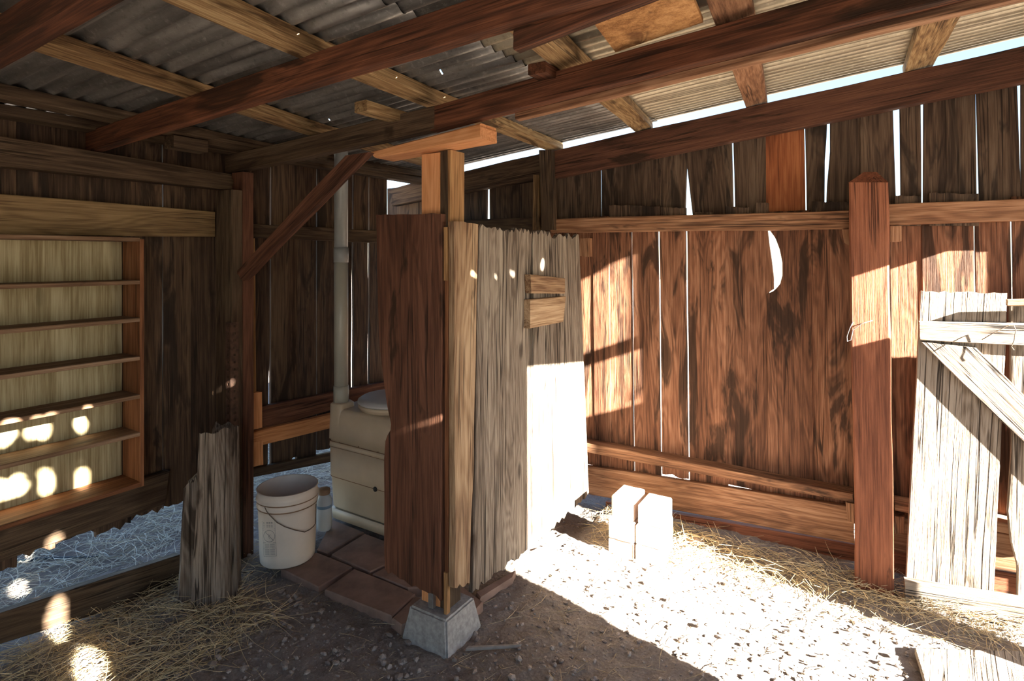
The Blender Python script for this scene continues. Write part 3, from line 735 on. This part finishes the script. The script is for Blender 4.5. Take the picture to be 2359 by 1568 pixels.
# pier block
def pier():
    cx_, cy_ = -1.55, 1.91
    b, t, zb, z1 = 0.125, 0.098, -0.06, 0.128
    bm = bmesh.new()
    lo = [bm.verts.new((cx_ + sx * b * 1.06, cy_ + sy * b * 1.06, zb)) for sx, sy in ((-1, -1), (1, -1), (1, 1), (-1, 1))]
    hi = [bm.verts.new((cx_ + sx * t, cy_ + sy * t, z1)) for sx, sy in ((-1, -1), (1, -1), (1, 1), (-1, 1))]
    bm.faces.new(lo[::-1]); bm.faces.new(hi)
    for i in range(4): bm.faces.new((lo[i], lo[(i + 1) % 4], hi[(i + 1) % 4], hi[i]))
    bmesh.ops.bevel(bm, geom=bm.edges[:], offset=0.008, segments=2, affect='EDGES')
    bmesh.ops.subdivide_edges(bm, edges=bm.edges[:], cuts=4, use_grid_fill=True)
    for v in bm.verts:
        q = v.co; v.co = q + Vector((noise.noise(q * 40), noise.noise(q * 40 + Vector((5, 0, 0))), noise.noise(q * 40 + Vector((0, 9, 0))))) * 0.0018
    me = bpy.data.meshes.new('pier_block'); 
    for v in bm.verts: v.co -= Vector((cx_, cy_, 0))
    bm.to_mesh(me); bm.free(); me.materials.append(M['conc'])
    o = bpy.data.objects.new('pier_block', me); finish(o, None, Matrix.Translation((cx_, cy_, 0)))
    tag(o, 'grey concrete pier block half sunk in the dirt under the support post', 'concrete block')
pier()

# stall front board, live left edge
top = QY([(865, 493), (1018, 490), (1016, 1386), (884, 1318)], 1.838)
Wb = (top[1] - top[0]).length
def edge_tab(pts, TL, BL, y):
    tab = []
    for px, py in pts:
        q = onY(px, py, y); v = (q.z - BL.z) / (TL.z - BL.z); base = lerp(BL, TL, v); tab.append((v, q.x - base.x))
    return sorted(tab)
tab = edge_tab([(865, 493), (868, 580), (870, 700), (874, 800), (884, 880), (893, 940), (901, 975), (900, 990), (888, 1010), (884, 1060), (885, 1150), (884, 1250), (886, 1318)], top[0], top[3], 1.838)
fb = qboard('stall_front_board', None, top, 0.028, M['stall'], out=(0, -1, 0), rows=60, cols=14, eL=tab, rag=(0.006, 0.02), wob=0.004)
tag(fb, 'wide dark red brown board with a wavy natural edge beside the support post', 'board')

# stall side panel of weathered planks
pan = empty('stall_side_panel', (-1.45, 2.4, 0.15), 'weathered grey plank panel forming the side of the toilet stall', 'panel')
XP = -1.44
o = qboard('plank', pan, QX([(1046, 507), (1103, 514), (1086, 1346), (1048, 1356)], XP), 0.03, M['greytan'], out=(1, 0, 0), rows=30, cols=6, rag=(0.006, 0.02), wob=0.006,
           eR=[(0, 0.012), (0.2, 0.01), (0.3, 0.0), (1, 0)])
tag(o, 'tan edge plank')
qboard('plank', pan, QX([(1106, 515), (1226, 527), (1228, 1262), (1090, 1368)], XP), 0.024, M['grey'], out=(1, 0, 0), rows=30, cols=26, rag=(0.03, 0.03), wob=0.005,
       eR=[(0, 0.0), (0.1, 0.03), (0.35, 0.02), (0.5, 0.01), (1, 0)])
qboard('plank', pan, QX([(1228, 527), (1255, 530), (1258, 1236), (1229, 1261)], XP), 0.024, M['grey'], out=(1, 0, 0), rows=20, cols=8, rag=(0.03, 0.02), wob=0.003)
qboard('plank', pan, QX([(1257, 530), (1334, 538), (1357, 1142), (1259, 1236)], XP), 0.024, M['grey'], out=(1, 0, 0), rows=24, cols=18, rag=(0.04, 0.03), wob=0.005)
box('batten', pan, (XP - 0.06, 1.98, 0.55), (XP - 0.026, 2.98, 0.63), M['plate'])
box('batten', pan, (XP - 0.06, 1.98, 1.35), (XP - 0.026, 2.98, 1.43), M['plate'])
for pts, lab in (([(1222, 632), (1302, 640), (1302, 676), (1224, 676)], 'upper small wood block with a bevelled top'),
                 ([(1221, 690), (1304, 682), (1298, 742), (1221, 757)], 'lower small wood block set crooked')):
    o = qboard('latch_block', pan, QX(pts, XP + 0.036), 0.035, M['greytan'], length='h', out=(1, 0, 0), rows=4, cols=4, bev=0.004, bow=0)
    tag(o, lab)

# ------------------------------------------------------------------ pointed post and gate
pp_ = empty('pointed_post', (0.0, 3.25, 0), 'red brown square timber post with a pointed top by the gate', 'post')
q = QY([(1955, 420), (2047, 420), (2061, 1385), (1970, 1385)], 3.175)
body = qboard('timber', pp_, q, 0.15, M['post'], out=(0, -1, 0), rows=26, cols=4, wob=0.006, bev=0.008, rag=(0, 0))
tl, tr = q[0], q[1]; back = Vector((0, 0.15, 0))
a0, a1 = onY(1990, 394, 3.20), onY(2020, 394, 3.20)
tv = [tl, tr, tr + back, tl + back, a0 + back * .2, a1 + back * .2, a1 + back * .7, a0 + back * .7]
mesh_obj('pointed_top', tv, [(0, 1, 5, 4), (1, 2, 6, 5), (2, 3, 7, 6), (3, 0, 4, 7), (4, 5, 6, 7)], M['post'], pp_, Matrix.Translation(tl))
w0 = [onY(a, b, 3.168) for a, b in ((1965, 742), (1958, 755), (1951, 775), (1952, 786), (1960, 783), (1965, 760), (1985, 745), (2010, 738))]
o = tube('wire_loop', pp_, w0, 0.0018, M['steel'])

GP0 = onZ(2085, 1400, -0.02); GP1 = GP0 + Vector((0.45, 0.03, 0))
gdir = (GP1 - GP0); gdir.z = 0; gdir.normalize(); gn = Vector((-gdir.y, gdir.x, 0))
def QG(pts, off=0.0): return [onP(a, b, GP0 - gn * off, gn) for a, b in pts]
gate = empty('plank_gate', (GP0.x, GP0.y, 0.0), 'sunlit weathered plank gate with rails and a diagonal brace', 'gate')
gk = dict(out=-gn)
qboard('plank', gate, QG([(2122, 668), (2322, 674), (2288, 1385), (2086, 1360)]), 0.025, M['gate'], rows=30, cols=14, rag=(0.01, 0.0), wob=0.004, **gk)
qboard('plank', gate, QG([(2327, 690), (2480, 700), (2450, 1410), (2332, 1388)]), 0.025, M['gate'], rows=40, cols=8, rag=(0.01, 0.0), wob=0.004,
       eL=[(0, 0.015), (0.12, 0.02), (0.2, 0.0), (0.3, -0.012), (0.5, 0.0), (1, 0)], **gk)
qboard('plank', gate, QG([(2484, 700), (2640, 706), (2600, 1430), (2454, 1410)]), 0.025, M['gate'], rows=20, cols=8, rag=(0.01, 0.0), wob=0.004, **gk)
qboard('gate_rail', gate, QG([(2117, 740), (2640, 752), (2640, 812), (2119, 783)], 0.035), 0.034, M['gate'], length='h', rows=16, cols=4, wob=0.006, **gk)
qboard('gate_rail', gate, QG([(2083, 1336), (2600, 1420), (2600, 1490), (2088, 1400)], 0.035), 0.034, M['gate'], length='h', rows=16, cols=4, wob=0.004, **gk)
qboard('gate_brace', gate, QG([(2120, 788), (2248, 800), (2545, 1090), (2470, 1128)], 0.032), 0.031, M['gate'], length='v', rows=16, cols=5, wob=0.005, **gk)
o = qboard('latch_bar', gate, QG([(2320, 690), (2480, 686), (2480, 704), (2321, 705)], 0.07), 0.03, M['greytan'], length='h', rows=5, **gk)
wp = [onP(a, b, GP0 - gn * 0.075, gn) for a, b in ((2262, 782), (2290, 766), (2318, 752), (2334, 745), (2340, 760), (2336, 785), (2330, 798), (2336, 806))]
tube('wire', gate, wp, 0.0018, M['wire'])

# ------------------------------------------------------------------ floor stones and bricks
st_par = empty('stone_paving', (-2.1, 2.5, 0), 'irregular reddish flagstones paving the toilet stall', 'paving', kind='structure')
stones = [[(647, 1309), (730, 1271), (812, 1304), (734, 1352)], [(730, 1264), (766, 1196), (838, 1224), (754, 1272)],
          [(764, 1275), (840, 1228), (900, 1250), (905, 1292), (853, 1316)], [(748, 1357), (815, 1309), (888, 1336), (957, 1367), (903, 1418)],
          [(858, 1320), (910, 1294), (985, 1322), (975, 1352), (940, 1354)], [(902, 1424), (958, 1372), (985, 1380), (960, 1420), (925, 1440)],
          [(1046, 1352), (1062, 1348), (1113, 1386), (1094, 1408), (1052, 1384)], [(1096, 1365), (1188, 1312), (1182, 1328), (1106, 1376)],
          [(640, 1262), (700, 1232), (724, 1262), (650, 1300)], [(905, 1245), (985, 1225), (1020, 1262), (990, 1316), (912, 1288)],
          [(1000, 1215), (1075, 1200), (1120, 1250), (1060, 1290), (1015, 1262)], [(1085, 1190), (1160, 1180), (1215, 1235), (1130, 1252)]]
for s in stones:
    zs = 0.038 + RNG.uniform(-0.004, 0.004)
    prism('flagstone', st_par, [onZ(a, b, zs) for a, b in s], (0, 0, -0.06), M['paver'], bev=0.006)

def rock_like(name, c, size, mat, amp=0.12, sub=2, sharp=False):
    bm = bmesh.new(); bmesh.ops.create_icosphere(bm, subdivisions=sub, radius=1.0)
    for v in bm.verts:
        k = 1 + amp * noise.noise(v.co * 1.7 + Vector(c) * 9)
        v.co = Vector((v.co.x * size[0], v.co.y * size[1], v.co.z * size[2])) * k
    me = bpy.data.meshes.new(name); bm.to_mesh(me); bm.free(); me.materials.append(mat)
    return finish(bpy.data.objects.new(name, me), None, Matrix.Translation(Vector(c)))
bx0, by0 = -1.20, 2.89
k = 0
BR = [((0.0, 0.0, -0.01), (0.14, 0.20, 0.095), 'sunlit pale brick, left one of the bottom course'), ((0.148, 0.005, -0.01), (0.14, 0.20, 0.095), 'sunlit pale brick, right one of the bottom course'),
      ((0.006, -0.004, 0.088), (0.137, 0.20, 0.10), 'sunlit pale brick, left one of the middle course'), ((0.152, 0.006, 0.088), (0.138, 0.20, 0.10), 'sunlit pale brick, right one of the middle course'),
      ((0.006, 0.03, 0.191), (0.128, 0.17, 0.112), 'sunlit pale brick, left one on top of the pile'), ((0.158, 0.025, 0.191), (0.130, 0.17, 0.100), 'sunlit pale brick, right one on top of the pile')]
for (ox, oy, oz), (sx, sy, sz), lab in BR:
    lo = Vector((bx0 + ox, by0 + oy, oz)); hi = lo + Vector((sx, sy, sz))
    o = box('brick', None, lo, hi, M['brick'], bev=0.006, wob=0.004, rows=4, cols=4, bow=0.002, rag=(0.003, 0.003))
    tag(o, lab, 'brick', 'bricks piled on the sunny floor')
tag(rock_like('rock', onZ(1605, 1246, 0.03), (0.05, 0.045, 0.035), M['rock']), 'tan rounded rock in the straw at the foot of the plank wall', 'rock')

# ------------------------------------------------------------------ stump and planks on the left
def stump():
    base = onZ(478, 1385, 0.0); c = Vector((base.x - 0.02, base.y + 0.02, 0))
    n, rows = 44, 36; verts, faces = [], []
    right = Vector((C_, S_, 0)); fwd = Vector((-S_, C_, 0))
    for j in range(rows + 1):
        t = j / rows
        for k in range(n):
            a = 2 * math.pi * k / n
            u = math.cos(a)                   # -1 left .. +1 right in the picture
            hmax = 0.80 if u > -0.30 else (0.76 if u > -0.42 else 0.545)
            hmax += 0.03 * noise.noise(Vector((a * 3, 0, 3.3)))
            z = -0.03 + (hmax + 0.03) * t
            r = 0.128 - 0.030 * (z / 0.8) + 0.010 * noise.noise(Vector((math.cos(a) * 3.5, math.sin(a) * 3.5, z * 1.3)))
            r += 0.012 * noise.noise(Vector((math.cos(a) * 11, math.sin(a) * 11, z * 1.1)))
            if -0.62 < u < -0.36 and math.sin(a) < 0: r -= 0.035 + 0.02 * min(1, z)
            sq = 1.0 / max(abs(math.cos(a)), abs(math.sin(a))) ** 0.45
            p = c + right * (r * sq * math.cos(a) + 0.02 * (z / .8)) + fwd * (0.8 * r * sq * math.sin(a)); p.z = z
            verts.append(p)
    for j in range(rows):
        for k in range(n):
            k2 = (k + 1) % n
            faces.append((j * n + k, j * n + k2, (j + 1) * n + k2, (j + 1) * n + k))
    top_c = c.copy() + right * 0.02; top_c.z = 0.66; verts.append(top_c)
    for k in range(n): faces.append((rows * n + k, rows * n + (k + 1) % n, len(verts) - 1))
    o = mesh_obj('post_stump', verts, faces, M['stump'], None, Matrix.Translation(c))
    tag(o, 'split weathered grey wooden post stump with a jagged top by the left wall', 'stump')
stump()
o = qboard('sill_plank', None, QX([(-420, 1548), (415, 1276), (415, 1352), (-420, 1618)], -2.90), 0.04, M['plate'], length='h', out=(1, 0, 0), rows=20, cols=4, wob=0.004)
tag(o, 'dark sill plank on edge along the gap under the left wall', 'plank')
tag(tube('blue_pipe', None, [onX(569, 560, -2.93), onX(570, 760, -2.93), onX(572, 920, -2.93)], 0.014, M['blue'], segs=14), 'thin blue grey pipe beside the dark corner post', 'pipe')
hp = [onZ(a, b, -0.02) for a, b in ((40, 1292), (95, 1286), (150, 1285), (215, 1284), (230, 1276))]
tag(tube('hose', None, hp, 0.008, M['hose'], segs=8), 'dark hose lying in the grass outside the left wall', 'hose')

# ------------------------------------------------------------------ bucket
bc = onZ(663, 1280, 0.035); bc.z = 0.036
bk = empty('bucket', bc, 'white plastic bucket with wire handle standing by the corner post', 'bucket')
prof = [(0.0, 0.004), (0.126, 0.004), (0.131, 0.0), (0.134, 0.004), (0.137, 0.05), (0.143, 0.26), (0.144, 0.285), (0.150, 0.287), (0.151, 0.292), (0.146, 0.295), (0.146, 0.318),
        (0.153, 0.321), (0.154, 0.327), (0.147, 0.331), (0.148, 0.362), (0.151, 0.366), (0.151, 0.370), (0.146, 0.371), (0.143, 0.365), (0.141, 0.26), (0.131, 0.012), (0.0, 0.010)]
bbody = lathe('body', bk, prof, bc, M['white'], 56)
for zz_, rr in ((0.2835, 0.1475), (0.318, 0.1502)):
    lathe('grimy_ring', bbody, [(rr - .005, zz_ - .0035), (rr + .001, zz_ - .003), (rr + .0015, zz_ + .001), (rr - .005, zz_ + .002)], bc, M['grime'], 56, caps=False)
def on_bucket(px, py, extra=0.0):
    r = ray(px, py)   # meet the bucket's side
    ax, ay = -bc.x, -bc.y; R = 0.141 + extra
    a = r.x ** 2 + r.y ** 2; b = 2 * (ax * r.x + ay * r.y); c = ax * ax + ay * ay - R * R
    t = (-b - math.sqrt(max(0, b * b - 4 * a * c))) / (2 * a); return O + r * t
hpts = [(610, 1168), (614, 1177), (622, 1187), (638, 1203), (656, 1213), (678, 1220), (702, 1225), (714, 1219), (722, 1212), (727, 1205)]
hp = [on_bucket(a, b, 0.012) for a, b in hpts]
end = bc + Vector((C_ * .148, S_ * .148, 0.27)); hp.append(end)
tube('handle', bk, hp, 0.0022, M['wire'])
lug = on_bucket(612, 1166, 0.006)
d = Vector((lug.x - bc.x, lug.y - bc.y, 0)).normalized(); s = Vector((-d.y, d.x, 0))
qboard('handle_lug', bk, [lug - s * .022 + Vector((0, 0, .014)), lug + s * .022 + Vector((0, 0, .014)), lug + s * .022 - Vector((0, 0, .012)), lug - s * .022 - Vector((0, 0, .012))],
       0.012, M['white'], out=d, rows=2, bev=0.002, bow=0, rag=(0, 0))
# printed warning label (panel outline, ring with a slash, lines of small print)
verts, faces = [], []
def strip(p, q_, w):
    a, b = on_bucket(*p, 0.0018), on_bucket(*q_, 0.0018)
    d_ = (b - a).normalized(); nrm = Vector(((a + b).x / 2 - bc.x, (a + b).y / 2 - bc.y, 0)).normalized(); sd2 = d_.cross(nrm) * w / 2
    k0 = len(verts); verts.extend([a - sd2, a + sd2, b + sd2, b - sd2]); faces.append((k0, k0 + 1, k0 + 2, k0 + 3))
def P_(u, v): return (604 + 29 * u + 4.0 * v + 0.0, 1200 + 81 * v - 0.5 * u + 0)     # label panel frame in the picture
cor = [(0, 0), (1, 0), (1, 1), (0, 1)]
for a, b in zip(cor, cor[1:] + cor[:1]): strip(P_(*a), P_(*b), 0.0012)
for v in (0.21, 0.26, 0.61, 0.62, 0.77): strip(P_(0, v), P_(1, v), 0.0010)
ringp = [(P_(0.5 + 0.44 * math.cos(t), 0.43 + 0.165 * math.sin(t))) for t in [2 * math.pi * i / 24 for i in range(25)]]
for a, b in zip(ringp[:-1], ringp[1:]): strip(a, b, 0.0022)
strip(P_(0.22, 0.32), P_(0.80, 0.55), 0.0026)
strip(P_(0.42, 0.36), P_(0.50, 0.50), 0.0022); strip(P_(0.60, 0.38), P_(0.44, 0.44), 0.0022)
for v in (0.045, 0.08, 0.125, 0.165):
    strip(P_(0.08, v), P_(0.16, v), 0.0024)
    for u in (0.32, 0.50, 0.68): strip(P_(u, v), P_(u + 0.13, v), 0.0028)
for v in [0.65, 0.68, 0.71, 0.74, 0.80, 0.83, 0.86, 0.89, 0.92, 0.95]:
    strip(P_(0.10, v), P_(0.45, v), 0.0014); strip(P_(0.52, v), P_(0.90, v), 0.0014)
mesh_obj('printed_label', verts, faces, M['ink'], bbody, Matrix.Translation(bc))

# ------------------------------------------------------------------ jar
jc = onZ(747, 1219, 0.04); jc.z = 0.042
jar = empty('jar', jc, 'clear jar with brown lid and blue band half full, behind the bucket', 'jar')
jbody = lathe('body', jar, [(0.0, 0.0), (0.036, 0.0), (0.041, 0.006), (0.042, 0.03), (0.042, 0.165), (0.036, 0.185), (0.029, 0.195), (0.029, 0.205)], jc, M['glass'], 32, caps=False)
lathe('contents', jar, [(0.0, 0.004), (0.036, 0.004), (0.0395, 0.012), (0.0395, 0.088), (0.0, 0.090)], jc, M['mortar'], 28)
lathe('blue_band', jbody, [(0.0425, 0.128), (0.0432, 0.130), (0.0432, 0.142), (0.0425, 0.144)], jc, M['blue'], 32, caps=False)
lathe('lid', jar, [(0.0, 0.203), (0.032, 0.203), (0.033, 0.206), (0.033, 0.228), (0.030, 0.232), (0.0, 0.233)], jc, M['grime'], 28)

# ------------------------------------------------------------------ composting toilet
TX0, TX1, TY0, TY1, TZ = -2.75, -2.16, 2.31, 2.90, 0.042
tl_ = empty('composting_toilet', (TX0 + .3, TY0 + .3, TZ), 'cream plastic composting toilet in the stall', 'toilet')
def loft(name, secs, mat, n=12, power=5.0, parent=tl_):
    """stack of rounded rectangles: (z, x0, x1, y0, y1, corner radius)"""
    verts, faces = [], []
    per = None
    for z, x0, x1, y0, y1, r in secs:
        ring = []
        for cx_, cy_, a0 in ((x1 - r, y1 - r, 0), (x0 + r, y1 - r, 90), (x0 + r, y0 + r, 180), (x1 - r, y0 + r, 270)):
            for k in range(n // 2 + 1):
                a = math.radians(a0 + 90 * k / (n // 2)); ring.append(Vector((cx_ + r * math.cos(a), cy_ + r * math.sin(a), z)))
        per = len(ring); verts += ring
    for j in range(len(secs) - 1):
        for k in range(per):
            k2 = (k + 1) % per; faces.append((j * per + k, j * per + k2, (j + 1) * per + k2, (j + 1) * per + k))
    faces.append(tuple(range(per - 1, -1, -1))); faces.append(tuple((len(secs) - 1) * per + k for k in range(per)))
    c = verts[0].copy()
    o = mesh_obj(name, verts, faces, mat, parent, Matrix.Translation(c))
    o.data.polygons.foreach_set('use_smooth', [len(p.vertices) == 4 for p in o.data.polygons])
    return o
zs0 = onY(760, 1165, TY0).z
loft('base_plinth', [(TZ, TX0 + .02, TX1, TY0 + .01, TY1, .02), (zs0 - .008, TX0 + .015, TX1, TY0 + .006, TY1, .02)], M['cream'])
loft('shadow_gap', [(zs0 - .008, TX0 + .03, TX1 - .01, TY0 + .02, TY1 - .01, .02), (zs0, TX0 + .03, TX1 - .01, TY0 + .02, TY1 - .01, .02)], M['black'])  # black fill stands for the shade under the body
z1, z2, z3 = onY(757, 1092, TY0).z, onY(755, 1012, TY0).z, onY(760, 950, TY0 + .02).z
bodyo = loft('body', [(zs0, TX0 + .02, TX1, TY0 + .008, TY1, .05), (zs0 + .01, TX0 + .015, TX1, TY0 + .002, TY1, .05), (z1 - .003, TX0 + .002, TX1, TY0, TY1, .05),
              (z1, TX0 - .003, TX1, TY0 - .004, TY1, .05), (z2 - .03, TX0 - .004, TX1, TY0 - .006, TY1, .05)], M['cream'])
seam = loft('seam_band', [(z2 - .03, TX0 - .006, TX1 + .003, TY0 - .009, TY1, .05), (z2, TX0 - .004, TX1 + .003, TY0 - .008, TY1, .05)], M['cream'])
for zq, nm, pr in ((z2, 'seam_line', seam), (z2 - .031, 'seam_line', seam), (z1 - .004, 'seam_line', bodyo)):
    loft(nm, [(zq - .0015, TX0 - .0065, TX1 + .0032, TY0 - .0095, TY1, .05), (zq + .0015, TX0 - .0065, TX1 + .0032, TY0 - .0095, TY1, .05)] if pr is seam else
             [(zq - .001, TX0 - .0032, TX1 + .0005, TY0 - .0042, TY1, .05), (zq + .001, TX0 - .0032, TX1 + .0005, TY0 - .0042, TY1, .05)], M['grime'], parent=pr)
zt_top = onY(800, 948, TY0).z
loft('upper_shell', [(z2, TX0, TX1, TY0 - .004, TY1, .05), (zt_top - .05, TX0 + .006, TX1, TY0 + .004, TY1, .055), (zt_top - .012, TX0 + .012, TX1 - .006, TY0 + .012, TY1 - .01, .06),
                     (zt_top, TX0 + .03, TX1 - .02, TY0 + .03, TY1 - .03, .06)], M['cream'])
ztow = onY(755, 926, TY0).z
loft('pipe_tower', [(z2 + .01, TX0 - .002, TX0 + .115, TY0 - .002, TY0 + .135, .025), (ztow - .01, TX0 + .002, TX0 + .105, TY0 + .002, TY0 + .125, .03), (ztow, TX0 + .012, TX0 + .095, TY0 + .012, TY0 + .115, .03)], M['cream'])
vh = onY(865, 1126, TY0 - 0.003)
o = lathe('vent_hole', tl_, [(0.0, 0.0), (0.014, 0.0), (0.014, 0.006), (0.0, 0.006)], vh + Vector((0, 0.001, 0)), M['black'], 24, tilt=Matrix.Rotation(math.pi / 2, 4, 'X'))  # black disc stands for the dark inside the hole
for px, py in ((782, 1019), (826, 1029), (871, 1041)):
    lathe('rivet', seam, [(0.0, 0.0), (0.004, 0.0), (0.003, 0.003), (0.0, 0.003)], onY(px, py, TY0 - 0.009), M['grime'], 10, tilt=Matrix.Rotation(math.pi / 2, 4, 'X'))
lc = Vector((-2.43, 2.535, zt_top + 0.012))
lathe('seat', tl_, [(0.0, -0.03), (0.19, -0.03), (0.20, 0.0), (0.208, 0.006), (0.208, 0.018), (0.20, 0.022), (0.0, 0.022)], lc, M['cream'], 48)
lathe('lid', tl_, [(0.0, 0.024), (0.205, 0.024), (0.212, 0.030), (0.210, 0.042), (0.19, 0.055), (0.10, 0.066), (0.0, 0.069)], lc, M['creamlid'], 48)
pc = Vector((-2.698, 2.366, 0))
ptop = zt(pc.x, pc.y) + 0.4
pz = lambda py: onY(780, py, pc.y - 0.02).z
def cyl(name, r, z0, z1_, mat, par=tl_): return lathe(name, par, [(r, z0), (r, z1_)], pc, mat, 28)
vp1 = cyl('vent_pipe', 0.0405, pz(604), ptop, M['pvc'])
vp2 = cyl('vent_pipe', 0.0412, ztow - 0.01, pz(570), M['pvclow'])
cyl('pipe_coupling', 0.0435, pz(604), pz(570), M['pvc'], vp1)
cyl('pipe_coupling', 0.0450, ztow - 0.005, pz(889), M['pvclow'], vp2)

# ------------------------------------------------------------------ loose things on the floor
s0, s1 = onZ(1076, 1489, 0.015), onZ(1200, 1484, 0.015)
o = qboard('stick', None, [s0 + Vector((0, 0.01, 0)), s1 + Vector((0, .008, 0)), s1 - Vector((0, .004, 0)), s0 - Vector((0, .014, 0))], 0.012, M['stick'], length='h', out=(0, 0, 1), rows=8, wob=0.003, bev=0.004)
tag(o, 'flat grey stick lying on the dirt beside the pier block', 'stick')
o = qboard('floor_board', None, [onZ(a, b, 0.03) for a, b in ((2108, 1492), (2420, 1500), (2420, 1700), (2150, 1640))], 0.025, M['gate'], length='v', out=(0, 0, 1), rows=8, wob=0.003)
tag(o, 'sun bleached board lying on the floor at the bottom right corner', 'board')
tw = [onZ(a, b, z) for a, b, z in ((1586, 1262, 0.02), (1578, 1240, .06), (1572, 1212, .11), (1566, 1183, .16))]
tag(tube('twig', None, tw, 0.003, M['straw'], segs=6, r2=0.001), 'pale upright twig by the brick pile', 'twig')

# straw and clods : nobody could count these
def blades(name, spots_, mat, label, cat, seed, lay=0.9):
    r = random.Random(seed); verts, faces = [], []
    for (x0, x1, y0, y1, n, lmin, lmax, rad, zlift, hfun) in spots_:
        for _ in range(n):
            x, y = r.uniform(x0, x1), r.uniform(y0, y1)
            z = hfun(x, y) + r.uniform(0, zlift)
            L = r.uniform(lmin, lmax); a = r.uniform(0, 6.283); up = r.uniform(-0.15, 1 - lay) if r.random() < 0.75 else r.uniform(0.1, 1.0) * (1 - lay) * 3
            d = Vector((math.cos(a), math.sin(a), up)); p = Vector((x, y, z)); pts = [p.copy()]
            bend = Vector((r.uniform(-1, 1), r.uniform(-1, 1), r.uniform(-0.9, 0.1))) * 0.5
            for k in range(3):
                p = p + d * (L / 3); d = (d + bend * 0.5).normalized()
                p.z = max(p.z, hfun(x, y) + 0.002); pts.append(p.copy())
            v, f = tube_geo(pts, rad * r.uniform(0.6, 1.2), 3, rad * 0.35)
            k0 = len(verts); verts += v; faces += [tuple(k0 + i for i in q_) for q_ in f]
    o = mesh_obj(name, verts, faces, mat)
    return tag(o, label, cat, kind='stuff')
flat = lambda x, y: -0.03
blades('straw_litter', [(-2.92, -2.2, 0.62, 1.60, 1900, 0.06, 0.24, 0.0014, 0.05, ground_h), (-2.95, -2.5, 1.6, 2.0, 160, 0.05, 0.15, 0.0013, 0.03, ground_h),
                        (-1.38, 0.62, 3.05, 3.27, 1500, 0.05, 0.20, 0.0014, 0.06, ground_h), (-1.35, 0.6, 2.9, 3.1, 350, 0.05, 0.16, 0.0013, 0.02, ground_h),
                        (-2.2, 0.6, 1.2, 3.0, 420, 0.03, 0.22, 0.0011, 0.004, ground_h), (-1.4, 0.6, 1.9, 3.0, 380, 0.02, 0.10, 0.0011, 0.004, ground_h),
                        (-2.6, -0.6, 1.3, 2.2, 500, 0.01, 0.05, 0.0009, 0.002, ground_h)],
       M['straw'], 'dry straw scattered over the dirt floor and along the walls', 'straw', 5)
blades('dry_grass', [(-5.2, -3.02, 0.3, 3.6, 9000, 0.06, 0.22, 0.0019, 0.04, flat), (-1.6, 1.2, 3.7, 4.7, 700, 0.06, 0.2, 0.002, 0.03, flat)],
       M['grass'], 'pale dry grass carpeting the ground outside the left wall', 'grass', 11, lay=0.8)
def clods(n, seed):
    r = random.Random(seed); verts, faces = [], []
    bm = bmesh.new(); bmesh.ops.create_icosphere(bm, subdivisions=1, radius=1.0)
    bv = [v.co.copy() for v in bm.verts]; bf = [tuple(v.index for v in f.verts) for f in bm.faces]; bm.free()
    for _ in range(n):
        x, y = r.uniform(-2.8, 0.6), r.uniform(1.1, 3.2)
        if x < -1.45 and y > 1.75 and r.random() < 0.8: continue
        s = (0.003 + 0.012 * r.random() ** 5) * (1.1 if y < 2.0 else 0.8)
        c = Vector((x, y, ground_h(x, y) + s * 0.3)); k0 = len(verts)
        rx, ry, rz = r.uniform(.6, 1.4), r.uniform(.6, 1.4), r.uniform(.5, .9)
        for v in bv:
            j = 1 + r.uniform(-.22, .22); verts.append(c + Vector((v.x * rx, v.y * ry, v.z * rz)) * s * j)
        faces += [tuple(k0 + i for i in q_) for q_ in bf]
    return tag(mesh_obj('dirt_clods', verts, faces, M['clod']), 'small crumbly clods of dirt strewn over the floor', 'dirt', kind='stuff')
clods(9000, 21)
